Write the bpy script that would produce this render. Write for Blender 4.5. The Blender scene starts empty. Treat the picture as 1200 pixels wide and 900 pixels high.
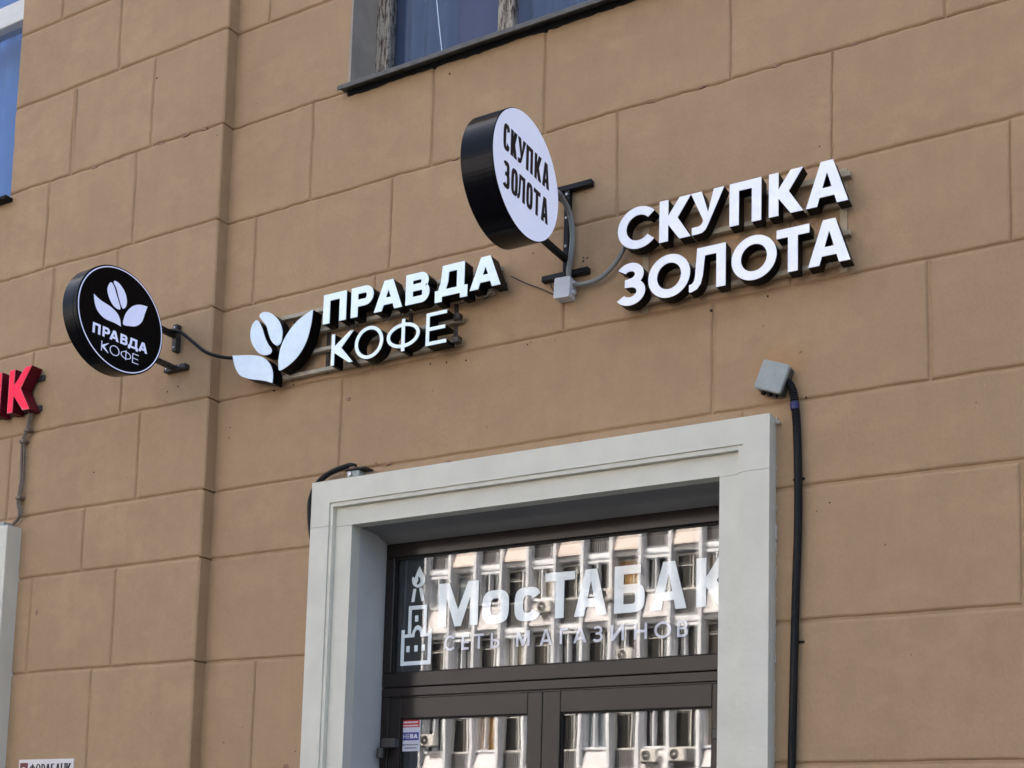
import bpy, math, random
from mathutils import Vector, Matrix, noise
from mathutils.geometry import tessellate_polygon

random.seed(7)
sc = bpy.context.scene
COL = sc.collection

# ------------------------------------------------------------------ camera
CAM_H = 1.6
cam_d = bpy.data.cameras.new('camera')
cam = bpy.data.objects.new('camera', cam_d)
COL.objects.link(cam)
sc.camera = cam
yaw, pitch, roll = 0.4810, 0.10105, 0.0192
F_PX, CX, CY = 1446.5, 712.2, 847.4            # of a 1200 x 900 frame
fwd = Vector((-math.sin(yaw) * math.cos(pitch), math.cos(yaw) * math.cos(pitch), math.sin(pitch)))
rgt = Vector((math.cos(yaw), math.sin(yaw), 0))
upv = rgt.cross(fwd)
r2 = math.cos(roll) * rgt + math.sin(roll) * upv
u2 = -math.sin(roll) * rgt + math.cos(roll) * upv
m = Matrix((r2, u2, -fwd)).transposed().to_4x4()
m.translation = Vector((0, -4.2, CAM_H))
cam.matrix_world = m
cam_d.sensor_width = 36
cam_d.lens = F_PX / 1200 * 36
cam_d.shift_x = (600 - CX) / 1200
cam_d.shift_y = (CY - 450) / 1200
cam_d.clip_start = 0.05
cam_d.clip_end = 1000

# ------------------------------------------------------------------ sky and sun
SUN_EL, SUN_AZ = 46.0, -27.0                   # azimuth from +Y towards +X
w = bpy.data.worlds.new('World')
sc.world = w
w.use_nodes = True
nt = w.node_tree
bg = nt.nodes['Background']
sky = nt.nodes.new('ShaderNodeTexSky')
sky.sky_type = 'NISHITA'
sky.sun_disc = False
sky.sun_elevation = math.radians(SUN_EL)
sky.sun_rotation = math.radians(SUN_AZ)
sky.air_density = 1.0
sky.dust_density = 9.0
sky.ozone_density = 0.0
nt.links.new(sky.outputs[0], bg.inputs[0])
bg.inputs[1].default_value = 0.13

sd = bpy.data.lights.new('sun', 'SUN')
sd.energy = 4.5
sd.angle = math.radians(0.5)
sd.color = (1.0, 0.945, 0.88)
sun = bpy.data.objects.new('sun', sd)
COL.objects.link(sun)
el, az = math.radians(SUN_EL), math.radians(SUN_AZ)
sdir = Vector((math.sin(az) * math.cos(el), math.cos(az) * math.cos(el), math.sin(el)))
sun.rotation_euler = sdir.to_track_quat('Z', 'Y').to_euler()
sun.location = (0, 10, 40)

vs = sc.view_settings
vs.view_transform = 'Standard'
vs.look = 'None'
vs.exposure = 2.1
vs.gamma = 1.0
vs.use_curve_mapping = False
sc.render.engine = 'CYCLES'
sc.cycles.use_denoising = True
sc.cycles.max_bounces = 10
sc.cycles.diffuse_bounces = 4
sc.cycles.transparent_max_bounces = 16

# ------------------------------------------------------------------ materials
MATS = {}


def new_mat(name):
    mt = bpy.data.materials.new(name)
    mt.use_nodes = True
    MATS[name] = mt
    return mt, mt.node_tree.nodes, mt.node_tree.links, mt.node_tree.nodes['Principled BSDF']


def simple(name, col, rough=0.5, metal=0.0, var=0.0, vscale=20, bump=0.0, bscale=60, coat=0.0, spec=0.5, emit=None):
    """Plain surface with a little tonal variation and fine relief."""
    mt, n, l, p = new_mat(name)
    p.inputs['Base Color'].default_value = (*col, 1)
    p.inputs['Roughness'].default_value = rough
    p.inputs['Metallic'].default_value = metal
    p.inputs['Coat Weight'].default_value = coat
    p.inputs['Specular IOR Level'].default_value = spec
    if emit:                                          # backlit acrylic
        p.inputs['Emission Color'].default_value = (*emit, 1)
        p.inputs['Emission Strength'].default_value = 1.0
    if var or bump:
        g = n.new('ShaderNodeNewGeometry')
    if var:
        t = n.new('ShaderNodeTexNoise')
        t.inputs['Scale'].default_value = vscale
        t.inputs['Detail'].default_value = 6
        l.new(g.outputs['Position'], t.inputs['Vector'])
        r = n.new('ShaderNodeMapRange')
        r.inputs[1].default_value = 0.3
        r.inputs[2].default_value = 0.7
        r.inputs[3].default_value = 1 - var
        r.inputs[4].default_value = 1 + var
        l.new(t.outputs['Fac'], r.inputs[0])
        mx = n.new('ShaderNodeMix')
        mx.data_type = 'RGBA'
        mx.blend_type = 'MULTIPLY'
        mx.inputs[0].default_value = 1
        mx.inputs[6].default_value = (*col, 1)
        l.new(r.outputs[0], mx.inputs[7])
        l.new(mx.outputs[2], p.inputs['Base Color'])
    if bump:
        t2 = n.new('ShaderNodeTexNoise')
        t2.inputs['Scale'].default_value = bscale
        t2.inputs['Detail'].default_value = 4
        l.new(g.outputs['Position'], t2.inputs['Vector'])
        b = n.new('ShaderNodeBump')
        b.inputs['Strength'].default_value = 1
        b.inputs['Distance'].default_value = bump
        l.new(t2.outputs['Fac'], b.inputs['Height'])
        l.new(b.outputs[0], p.inputs['Normal'])
    return mt


def stucco():
    mt, n, l, p = new_mat('stucco')
    g = n.new('ShaderNodeNewGeometry')
    oi = n.new('ShaderNodeObjectInfo')

    def nz(scale, detail=5, rough=0.55, sx=1.0, sz=1.0):
        mp = n.new('ShaderNodeMapping')
        mp.inputs['Scale'].default_value = (sx, 1, sz)
        l.new(g.outputs['Position'], mp.inputs[0])
        t = n.new('ShaderNodeTexNoise')
        t.inputs['Scale'].default_value = scale
        t.inputs['Detail'].default_value = detail
        t.inputs['Roughness'].default_value = rough
        l.new(mp.outputs[0], t.inputs['Vector'])
        return t.outputs['Fac']

    def rng(src, a, b, lo, hi):
        r = n.new('ShaderNodeMapRange')
        r.inputs[1].default_value, r.inputs[2].default_value = a, b
        r.inputs[3].default_value, r.inputs[4].default_value = lo, hi
        l.new(src, r.inputs[0])
        return r.outputs[0]

    def mul(a, b):
        q = n.new('ShaderNodeMath')
        q.operation = 'MULTIPLY'
        l.new(a, q.inputs[0])
        l.new(b, q.inputs[1])
        return q.outputs[0]
    big = rng(nz(1.1, 4), 0.3, 0.7, 0.955, 1.045)
    mid = rng(nz(7, 8, 0.68), 0.3, 0.7, 0.94, 1.06)
    strk = rng(nz(3, 5, 0.6, sx=5.0, sz=0.5), 0.35, 0.75, 1.015, 0.975)
    fine = rng(nz(70, 5, 0.75), 0.3, 0.7, 0.955, 1.045)
    ob = rng(oi.outputs['Random'], 0, 1, 0.985, 1.015)
    f = mul(mul(mul(mul(big, mid), strk), fine), ob)
    # two close paint tints, patchy
    cr = n.new('ShaderNodeMix')
    cr.data_type = 'RGBA'
    cr.inputs[6].default_value = (0.432, 0.287, 0.158, 1)
    cr.inputs[7].default_value = (0.440, 0.288, 0.163, 1)
    l.new(rng(nz(0.9, 5), 0.4, 0.62, 0, 1), cr.inputs[0])
    mx = n.new('ShaderNodeMix')
    mx.data_type = 'RGBA'
    mx.blend_type = 'MULTIPLY'
    mx.inputs[0].default_value = 1
    l.new(cr.outputs[2], mx.inputs[6])
    l.new(f, mx.inputs[7])
    # repainted patches: soft-edged, faintly lighter and pinker
    pm = n.new('ShaderNodeMix')
    pm.data_type = 'RGBA'
    pm.blend_type = 'MULTIPLY'
    pm.inputs[7].default_value = (1.055, 1.05, 1.06, 1)
    l.new(rng(nz(2.1, 3, 0.75, sx=0.8, sz=1.3), 0.54, 0.60, 0, 1), pm.inputs[0])
    l.new(mx.outputs[2], pm.inputs[6])
    mx = pm
    # rust-coloured bloom on the plaster round the old grey box
    vd = n.new('ShaderNodeVectorMath')
    vd.operation = 'DISTANCE'
    vd.inputs[1].default_value = (-1.50, 0, 3.385)
    l.new(g.outputs['Position'], vd.inputs[0])
    wv = n.new('ShaderNodeMath')
    wv.operation = 'MULTIPLY_ADD'
    wv.inputs[1].default_value = 0.16
    wv.inputs[2].default_value = -0.08
    l.new(nz(14, 5, 0.65), wv.inputs[0])
    ad = n.new('ShaderNodeMath')
    l.new(vd.outputs['Value'], ad.inputs[0])
    l.new(wv.outputs[0], ad.inputs[1])
    rs_ = n.new('ShaderNodeMix')
    rs_.data_type = 'RGBA'
    rs_.blend_type = 'MULTIPLY'
    rs_.inputs[7].default_value = (1.06, 0.93, 0.78, 1)
    l.new(rng(ad.outputs[0], 0.05, 0.14, 0.8, 0), rs_.inputs[0])
    l.new(mx.outputs[2], rs_.inputs[6])
    mx = rs_
    # sparse dark specks (chips and pits)
    vo = n.new('ShaderNodeTexVoronoi')
    vo.inputs['Scale'].default_value = 7
    vo.inputs['Randomness'].default_value = 1
    l.new(g.outputs['Position'], vo.inputs['Vector'])
    sp = rng(vo.outputs['Distance'], 0.016, 0.03, 0.45, 1.0)
    mx2 = n.new('ShaderNodeMix')
    mx2.data_type = 'RGBA'
    mx2.blend_type = 'MULTIPLY'
    mx2.inputs[0].default_value = 1
    l.new(mx.outputs[2], mx2.inputs[6])
    l.new(sp, mx2.inputs[7])
    l.new(mx2.outputs[2], p.inputs['Base Color'])
    p.inputs['Roughness'].default_value = 0.72
    p.inputs['Specular IOR Level'].default_value = 0.3
    b1 = n.new('ShaderNodeBump')
    b1.inputs['Distance'].default_value = 0.010
    b1.inputs['Strength'].default_value = 0.8
    l.new(nz(4.5, 4, 0.5), b1.inputs['Height'])
    b2 = n.new('ShaderNodeBump')
    b2.inputs['Distance'].default_value = 0.0030
    b2.inputs['Strength'].default_value = 0.8
    l.new(nz(55, 5, 0.6, sx=1.6, sz=0.7), b2.inputs['Height'])
    l.new(b1.outputs[0], b2.inputs['Normal'])
    l.new(b2.outputs[0], p.inputs['Normal'])
    return mt


def glass(name, wob_scale, wob, tint=(0.975, 0.98, 0.98), f0=0.06):
    """Clear pane: straight-through transmission plus a mirror reflection that grows at grazing angles."""
    mt, n, l, p = new_mat(name)
    out = [q for q in n if q.type == 'OUTPUT_MATERIAL'][0]
    n.remove(p)
    g = n.new('ShaderNodeNewGeometry')
    t = n.new('ShaderNodeTexNoise')
    t.inputs['Scale'].default_value = wob_scale
    t.inputs['Detail'].default_value = 2.0
    l.new(g.outputs['Position'], t.inputs['Vector'])
    b = n.new('ShaderNodeBump')
    b.inputs['Distance'].default_value = wob
    l.new(t.outputs['Fac'], b.inputs['Height'])
    gl = n.new('ShaderNodeBsdfGlossy')
    gl.inputs['Roughness'].default_value = 0.0
    gl.inputs['Color'].default_value = (1, 1, 1, 1)
    l.new(b.outputs[0], gl.inputs['Normal'])
    tr = n.new('ShaderNodeBsdfTransparent')
    tr.inputs[0].default_value = (*tint, 1)
    d = n.new('ShaderNodeVectorMath')
    d.operation = 'DOT_PRODUCT'
    l.new(g.outputs['Incoming'], d.inputs[0])
    l.new(g.outputs['Normal'], d.inputs[1])

    def mth(op, a, bv=None):
        q = n.new('ShaderNodeMath')
        q.operation = op
        for i, s in enumerate((a, bv)):
            if s is None:
                continue
            if isinstance(s, (int, float)):
                q.inputs[i].default_value = s
            else:
                l.new(s, q.inputs[i])
        return q.outputs[0]
    c = mth('ABSOLUTE', d.outputs['Value'])
    k = mth('POWER', mth('SUBTRACT', 1.0, c), 5.0)
    fac = mth('ADD', mth('MULTIPLY', k, 1 - f0), f0)
    ms = n.new('ShaderNodeMixShader')
    l.new(fac, ms.inputs[0])
    l.new(tr.outputs[0], ms.inputs[1])
    l.new(gl.outputs[0], ms.inputs[2])
    l.new(ms.outputs[0], out.inputs[0])
    return mt


def peeling():
    mt, n, l, p = new_mat('peeling_paint')
    g = n.new('ShaderNodeNewGeometry')
    mp = n.new('ShaderNodeMapping')
    mp.inputs['Scale'].default_value = (4, 2, 0.7)
    l.new(g.outputs['Position'], mp.inputs[0])
    t = n.new('ShaderNodeTexNoise')
    t.inputs['Scale'].default_value = 22
    t.inputs['Detail'].default_value = 8
    t.inputs['Roughness'].default_value = 0.7
    l.new(mp.outputs[0], t.inputs['Vector'])
    r = n.new('ShaderNodeValToRGB')
    r.color_ramp.elements[0].position = 0.40
    r.color_ramp.elements[0].color = (0.045, 0.032, 0.026, 1)
    r.color_ramp.elements[1].position = 0.52
    r.color_ramp.elements[1].color = (0.42, 0.38, 0.31, 1)
    e = r.color_ramp.elements.new(0.46)
    e.color = (0.17, 0.13, 0.10, 1)
    l.new(t.outputs['Fac'], r.inputs[0])
    l.new(r.outputs[0], p.inputs['Base Color'])
    b = n.new('ShaderNodeBump')
    b.inputs['Distance'].default_value = 0.003
    l.new(t.outputs['Fac'], b.inputs['Height'])
    l.new(b.outputs[0], p.inputs['Normal'])
    p.inputs['Roughness'].default_value = 0.8
    return mt


def office_glass():
    mt, n, l, p = new_mat('office_glass')
    oi = n.new('ShaderNodeObjectInfo')
    r = n.new('ShaderNodeValToRGB')
    cr = r.color_ramp
    cr.interpolation = 'CONSTANT'
    cr.elements[0].position = 0
    cr.elements[0].color = (0.012, 0.013, 0.015, 1)
    cr.elements[1].position = 0.42
    cr.elements[1].color = (0.035, 0.03, 0.028, 1)
    for pos, c in ((0.62, (0.012, 0.014, 0.016, 1)), (0.74, (0.28, 0.25, 0.20, 1)), (0.80, (0.02, 0.02, 0.022, 1)),
                   (0.90, (0.30, 0.17, 0.05, 1)), (0.95, (0.16, 0.19, 0.21, 1))):
        e = cr.elements.new(pos)
        e.color = c
    l.new(oi.outputs['Random'], r.inputs[0])
    l.new(r.outputs[0], p.inputs['Base Color'])
    p.inputs['Roughness'].default_value = 0.04
    return mt


stucco()
simple('render_grey', (0.37, 0.325, 0.27), 0.85, var=0.12, vscale=9, bump=0.002)
simple('surround_white', (0.725, 0.70, 0.59), 0.6, var=0.055, vscale=7, bump=0.0013, bscale=38)
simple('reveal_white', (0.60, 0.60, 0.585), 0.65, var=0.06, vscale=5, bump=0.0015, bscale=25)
simple('soffit_shaded', (0.26, 0.255, 0.245), 0.75, var=0.06, vscale=5, bump=0.0015, bscale=25)  # shade under the door head painted in as a darker grey
simple('door_metal', (0.022, 0.0165, 0.0145), 0.16, spec=0.34, var=0.05, vscale=8, bump=0.0002, bscale=5)
simple('hinge_metal', (0.055, 0.050, 0.046), 0.4)
simple('gasket', (0.008, 0.008, 0.008), 0.6)
simple('bead_metal', (0.06, 0.065, 0.08), 0.25, metal=0.3)
glass('pane_outer', 3.1, 0.00007, f0=0.065)
glass('pane_inner', 2.3, 0.00016, f0=0.028)
glass('pane_door', 2.6, 0.00022, f0=0.065)
glass('pane_window', 2.0, 0.0004, tint=(0.88, 0.90, 0.94), f0=0.03)
simple('acrylic_white', (0.78, 0.85, 0.93), 0.28, var=0.04, vscale=28, emit=(0.020, 0.034, 0.046))
simple('acrylic_lit', (0.84, 0.87, 0.90), 0.28, var=0.045, vscale=28, emit=(0.040, 0.062, 0.072))
simple('acrylic_gold', (0.84, 0.85, 0.90), 0.28, var=0.045, vscale=28, emit=(0.052, 0.055, 0.068))
simple('acrylic_small', (0.80, 0.82, 0.90), 0.3, var=0.02, vscale=30, emit=(0.055, 0.065, 0.115))
simple('acrylic_disc', (0.80, 0.82, 0.88), 0.25, var=0.02, vscale=9, emit=(0.056, 0.066, 0.100))
simple('can_black', (0.002, 0.002, 0.0024), 0.40, var=0.25, vscale=18, spec=0.12)
simple('housing_black', (0.004, 0.004, 0.006), 0.20, spec=0.16)
simple('face_black', (0.0035, 0.0035, 0.0045), 0.35, spec=0.08)
simple('bracket_black', (0.006, 0.006, 0.007), 0.42, spec=0.25, var=0.3, vscale=40, bump=0.0004)
simple('bracket_worn', (0.05, 0.043, 0.038), 0.45, metal=0.3, var=0.6, vscale=60, bump=0.0006)
simple('bolt_steel', (0.45, 0.45, 0.46), 0.35, metal=0.9)
simple('rail_beige', (0.46, 0.37, 0.25), 0.55, var=0.12, vscale=25)
simple('rail_tan', (0.44, 0.39, 0.30), 0.55, var=0.15, vscale=25)
simple('cable_black', (0.005, 0.005, 0.006), 0.45, spec=0.25)
simple('cable_grey', (0.26, 0.265, 0.25), 0.45, var=0.06, vscale=20)
simple('cable_tan', (0.19, 0.145, 0.11), 0.6, var=0.2, vscale=40)
simple('wire_dark', (0.06, 0.05, 0.04), 0.6)
simple('tape_blue', (0.016, 0.014, 0.10), 0.45)
simple('box_grey', (0.34, 0.375, 0.36), 0.4, var=0.08, vscale=25)
simple('box_dark', (0.06, 0.065, 0.065), 0.5)
simple('box_white', (0.66, 0.67, 0.70), 0.35, var=0.03, vscale=30)
simple('pvc_white', (0.74, 0.73, 0.69), 0.35, var=0.04, vscale=20)
simple('sill_metal', (0.10, 0.10, 0.095), 0.42, metal=0.4, var=0.3, vscale=18)
simple('sill_dark', (0.007, 0.006, 0.006), 0.9, var=0.3, vscale=30, bump=0.004)  # near-black; painted shadow under the upper sill, also colours the pier sill
peeling()
simple('curtain_blue', (0.105, 0.14, 0.215), 0.8, var=0.1, vscale=6)
simple('curtain_grey', (0.10, 0.10, 0.18), 0.8, var=0.1, vscale=6)
simple('reflected_sky_blue', (0.08, 0.24, 0.56), 0.8, var=0.06, vscale=5)  # blue of the reflected sky, painted on a sheet behind the glass
simple('vinyl_white', (0.88, 0.96, 0.97), 0.3, var=0.05, vscale=14, coat=1.0)
MATS['vinyl_white'].node_tree.nodes['Principled BSDF'].inputs['Coat IOR'].default_value = 1.9
simple('vinyl_pale', (0.60, 0.63, 0.72), 0.3, var=0.05, vscale=14, coat=1.0)
MATS['vinyl_pale'].node_tree.nodes['Principled BSDF'].inputs['Coat IOR'].default_value = 1.9
simple('red_face', (0.72, 0.008, 0.035), 0.35, var=0.1, vscale=20, spec=0.2, emit=(0.13, 0.0, 0.008))
simple('red_side', (0.13, 0.005, 0.014), 0.45, spec=0.2, var=0.3, vscale=30)
simple('red_rim', (0.75, 0.10, 0.14), 0.4)
simple('plaque_white', (0.78, 0.72, 0.70), 0.4, var=0.03)
simple('print_black', (0.009, 0.008, 0.011), 0.45, spec=0.3)
simple('print_red', (0.50, 0.02, 0.03), 0.45)
simple('print_maroon', (0.17, 0.02, 0.025), 0.45)
simple('print_blue', (0.045, 0.055, 0.26), 0.45)
simple('print_white', (0.75, 0.75, 0.80), 0.45)
simple('sticker_paper', (0.62, 0.62, 0.72), 0.4)
simple('hole_dark', (0.018, 0.013, 0.010), 0.9)
simple('chip_plaster', (0.30, 0.17, 0.115), 0.9, var=0.25, vscale=90, bump=0.002)
simple('foam_pale', (0.62, 0.56, 0.48), 0.9, var=0.15, vscale=60, bump=0.003)
simple('interior', (0.05, 0.045, 0.045), 0.9)
simple('asphalt', (0.06, 0.06, 0.062), 0.9, var=0.15, vscale=3, bump=0.003, bscale=80)
simple('paving', (0.09, 0.088, 0.085), 0.85, var=0.12, vscale=2, bump=0.002)
simple('kerb_stone', (0.33, 0.32, 0.31), 0.8, var=0.1, vscale=4)
simple('office_white', (0.67, 0.65, 0.66), 0.8, var=0.06, vscale=0.8)
simple('office_pink', (0.65, 0.565, 0.52), 0.8, var=0.08, vscale=0.9)
simple('office_fin', (0.76, 0.78, 0.82), 0.75, var=0.05, vscale=0.9)
simple('office_rib', (0.15, 0.147, 0.15), 0.7, var=0.1, vscale=1.5)
simple('office_frame', (0.62, 0.61, 0.58), 0.6)
simple('ac_white', (0.62, 0.60, 0.57), 0.5, var=0.05)
simple('ac_dark', (0.03, 0.03, 0.03), 0.6)
simple('roof_felt', (0.10, 0.10, 0.10), 0.9)
office_glass()


# ------------------------------------------------------------------ mesh helpers
def tilted_pane(x0, x1, y, z0, z1, dx, dz):
    """Second pane of a sealed unit, a hair out of parallel with the first."""
    mb = MB().box(x0, x1, y, y + .004, z0, z1)
    mb.v = [(a, b + dx * (a - x0) / (x1 - x0) + dz * (c - z0) / (z1 - z0), c) for a, b, c in mb.v]
    return mb


class MB:
    def __init__(self):
        self.v, self.f, self.s = [], [], []

    def add(self, vs_, fs, smooth=False):
        o = len(self.v)
        self.v += [tuple(q) for q in vs_]
        for q in fs:
            self.f.append(tuple(i + o for i in q))
            self.s.append(smooth)
        return self

    def box(self, x0, x1, y0, y1, z0, z1, bev=0.0):
        if bev <= 0:
            vs_ = [(x, y, z) for x in (x0, x1) for y in (y0, y1) for z in (z0, z1)]
            fs = [(0, 1, 3, 2), (4, 6, 7, 5), (0, 4, 5, 1), (2, 3, 7, 6), (0, 2, 6, 4), (1, 5, 7, 3)]
            return self.add(vs_, fs)
        b = min(bev, (x1 - x0) * .45, (y1 - y0) * .45, (z1 - z0) * .45)
        c = Vector(((x0 + x1) / 2, (y0 + y1) / 2, (z0 + z1) / 2))
        h = Vector(((x1 - x0) / 2, (y1 - y0) / 2, (z1 - z0) / 2))
        vs_, idx = [], {}
        for sx in (-1, 1):
            for sy in (-1, 1):
                for sz in (-1, 1):
                    for a in range(3):
                        d = [h.x - b, h.y - b, h.z - b]
                        d[a] = h[a]
                        idx[(sx, sy, sz, a)] = len(vs_)
                        vs_.append((c.x + sx * d[0], c.y + sy * d[1], c.z + sz * d[2]))
        fs = []
        S = (-1, 1)
        for s in S:
            fs.append([idx[(s, q[0], q[1], 0)] for q in ((-1, -1), (1, -1), (1, 1), (-1, 1))])
            fs.append([idx[(q[0], s, q[1], 1)] for q in ((-1, -1), (1, -1), (1, 1), (-1, 1))])
            fs.append([idx[(q[0], q[1], s, 2)] for q in ((-1, -1), (1, -1), (1, 1), (-1, 1))])
        for s in S:
            for t in S:
                fs.append([idx[(s, t, -1, 0)], idx[(s, t, 1, 0)], idx[(s, t, 1, 1)], idx[(s, t, -1, 1)]])
                fs.append([idx[(s, -1, t, 0)], idx[(s, 1, t, 0)], idx[(s, 1, t, 2)], idx[(s, -1, t, 2)]])
                fs.append([idx[(-1, s, t, 1)], idx[(1, s, t, 1)], idx[(1, s, t, 2)], idx[(-1, s, t, 2)]])
        for q in [(a_, b_, c_) for a_ in S for b_ in S for c_ in S]:
            fs.append([idx[(*q, 0)], idx[(*q, 1)], idx[(*q, 2)]])
        # orient faces outwards
        out = []
        for f in fs:
            a_, b_, d_ = (Vector(vs_[i]) for i in f[:3])
            nn = (b_ - a_).cross(d_ - a_)
            mid = sum((Vector(vs_[i]) for i in f), Vector()) / len(f)
            out.append(tuple(f) if nn.dot(mid - c) > 0 else tuple(reversed(f)))
        return self.add(vs_, out)

    def prism(self, loops, O, U, V, N, d0, d1):
        """Closed 2-D outline with holes, in the plane (U, V), between depths d0 (back) and d1 (front) along N."""
        O, U, V, N = Vector(O), Vector(U), Vector(V), Vector(N)
        flat = [Vector((p[0], p[1], 0)) for lp in loops for p in lp]
        tris = tessellate_polygon([[Vector((p[0], p[1], 0)) for p in lp] for lp in loops])
        P = lambda q, d: O + U * q[0] + V * q[1] + N * d
        front, back = [], []
        for t in tris:
            a, b, c = (flat[i] for i in t)
            ar = (b.x - a.x) * (c.y - a.y) - (b.y - a.y) * (c.x - a.x)
            t = tuple(t) if ar > 0 else (t[0], t[2], t[1])
            front.append(t)
            back.append((t[0], t[2], t[1]))
        self.add([P(q, d1) for q in flat], front)
        self.add([P(q, d0) for q in flat], back)
        for k, lp in enumerate(loops):
            area = sum(lp[i][0] * lp[(i + 1) % len(lp)][1] - lp[(i + 1) % len(lp)][0] * lp[i][1] for i in range(len(lp)))
            ccw = area > 0
            want = (k == 0)
            L = lp if ccw == want else lp[::-1]
            nn = len(L)
            vs_ = [P(q, d0) for q in L] + [P(q, d1) for q in L]
            self.add(vs_, [(i, (i + 1) % nn, nn + (i + 1) % nn, nn + i) for i in range(nn)])
        return self

    def tube(self, pts, rad, seg=10, sub=8, cap=True):
        """Round tube along a smooth path; rad is a number or a function of arc length."""
        pts = [Vector(p) for p in pts]
        path = []
        if len(pts) == 2 or sub <= 1:
            path = pts
        else:
            q = [pts[0] * 2 - pts[1]] + pts + [pts[-1] * 2 - pts[-2]]
            for i in range(1, len(q) - 2):
                for k in range(sub):
                    t = k / sub
                    p0, p1, p2, p3 = q[i - 1], q[i], q[i + 1], q[i + 2]
                    path.append(0.5 * ((2 * p1) + (p2 - p0) * t + (2 * p0 - 5 * p1 + 4 * p2 - p3) * t * t + (3 * p1 - p0 - 3 * p2 + p3) * t ** 3))
            path.append(pts[-1])
        ref = Vector((0, 1, 0))
        vs_, s = [], 0.0
        for i, p in enumerate(path):
            t = (path[min(i + 1, len(path) - 1)] - path[max(i - 1, 0)]).normalized()
            if i:
                s += (p - path[i - 1]).length
            a = t.cross(ref)
            if a.length < 1e-3:
                a = t.cross(Vector((1, 0, 0)))
            a.normalize()
            b = t.cross(a)
            r = rad(s) if callable(rad) else rad
            for k in range(seg):
                an = 2 * math.pi * k / seg
                vs_.append(p + a * (math.cos(an) * r) + b * (math.sin(an) * r))
        fs = [(i * seg + k, i * seg + (k + 1) % seg, (i + 1) * seg + (k + 1) % seg, (i + 1) * seg + k)
              for i in range(len(path) - 1) for k in range(seg)]
        self.add(vs_, fs, True)
        if cap:
            self.add(vs_[:seg], [tuple(range(seg))])
            self.add(vs_[-seg:], [tuple(range(seg - 1, -1, -1))])
        return self

    def lathe(self, prof, O, A, B, N, seg=64):
        """prof: (radius, depth along N) pairs swept round N."""
        O, A, B, N = Vector(O), Vector(A), Vector(B), Vector(N)
        vs_ = []
        for r, d in prof:
            for k in range(seg):
                an = 2 * math.pi * k / seg
                vs_.append(O + A * (r * math.cos(an)) + B * (r * math.sin(an)) + N * d)
        fs = [(i * seg + k, i * seg + (k + 1) % seg, (i + 1) * seg + (k + 1) % seg, (i + 1) * seg + k)
              for i in range(len(prof) - 1) for k in range(seg)]
        return self.add(vs_, fs)

    def mesh(self, name, mat):
        me = bpy.data.meshes.new(name)
        me.from_pydata(self.v, [], self.f)
        me.polygons.foreach_set('use_smooth', self.s)
        me.materials.append(MATS[mat])
        me.update()
        return me

    def build(self, name, mat, parent=None):
        return link(name, self.mesh(name, mat), parent)


def link(name, data, parent=None):
    o = bpy.data.objects.new(name, data)
    COL.objects.link(o)
    if parent is not None:
        o.parent = parent
    return o


def tag(o, label=None, cat=None, group=None, kind=None):
    for k, v_ in (('label', label), ('category', cat), ('group', group), ('kind', kind)):
        if v_:
            o[k] = v_
    return o


def empty(name, label, cat, group=None):
    return tag(link(name, None), label, cat, group)


X, Y, Z = (1, 0, 0), (0, 1, 0), (0, 0, 1)
NY = (0, -1, 0)


# ------------------------------------------------------------------ letter shapes
def arc(cx, cy, rx, ry, a0, a1, n=14, sq=2.0):
    out = []
    for i in range(n + 1):
        a = math.radians(a0 + (a1 - a0) * i / n)
        c, s = math.cos(a), math.sin(a)
        e = 2.0 / sq
        out.append((cx + rx * math.copysign(abs(c) ** e, c), cy + ry * math.copysign(abs(s) ** e, s)))
    return out


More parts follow.
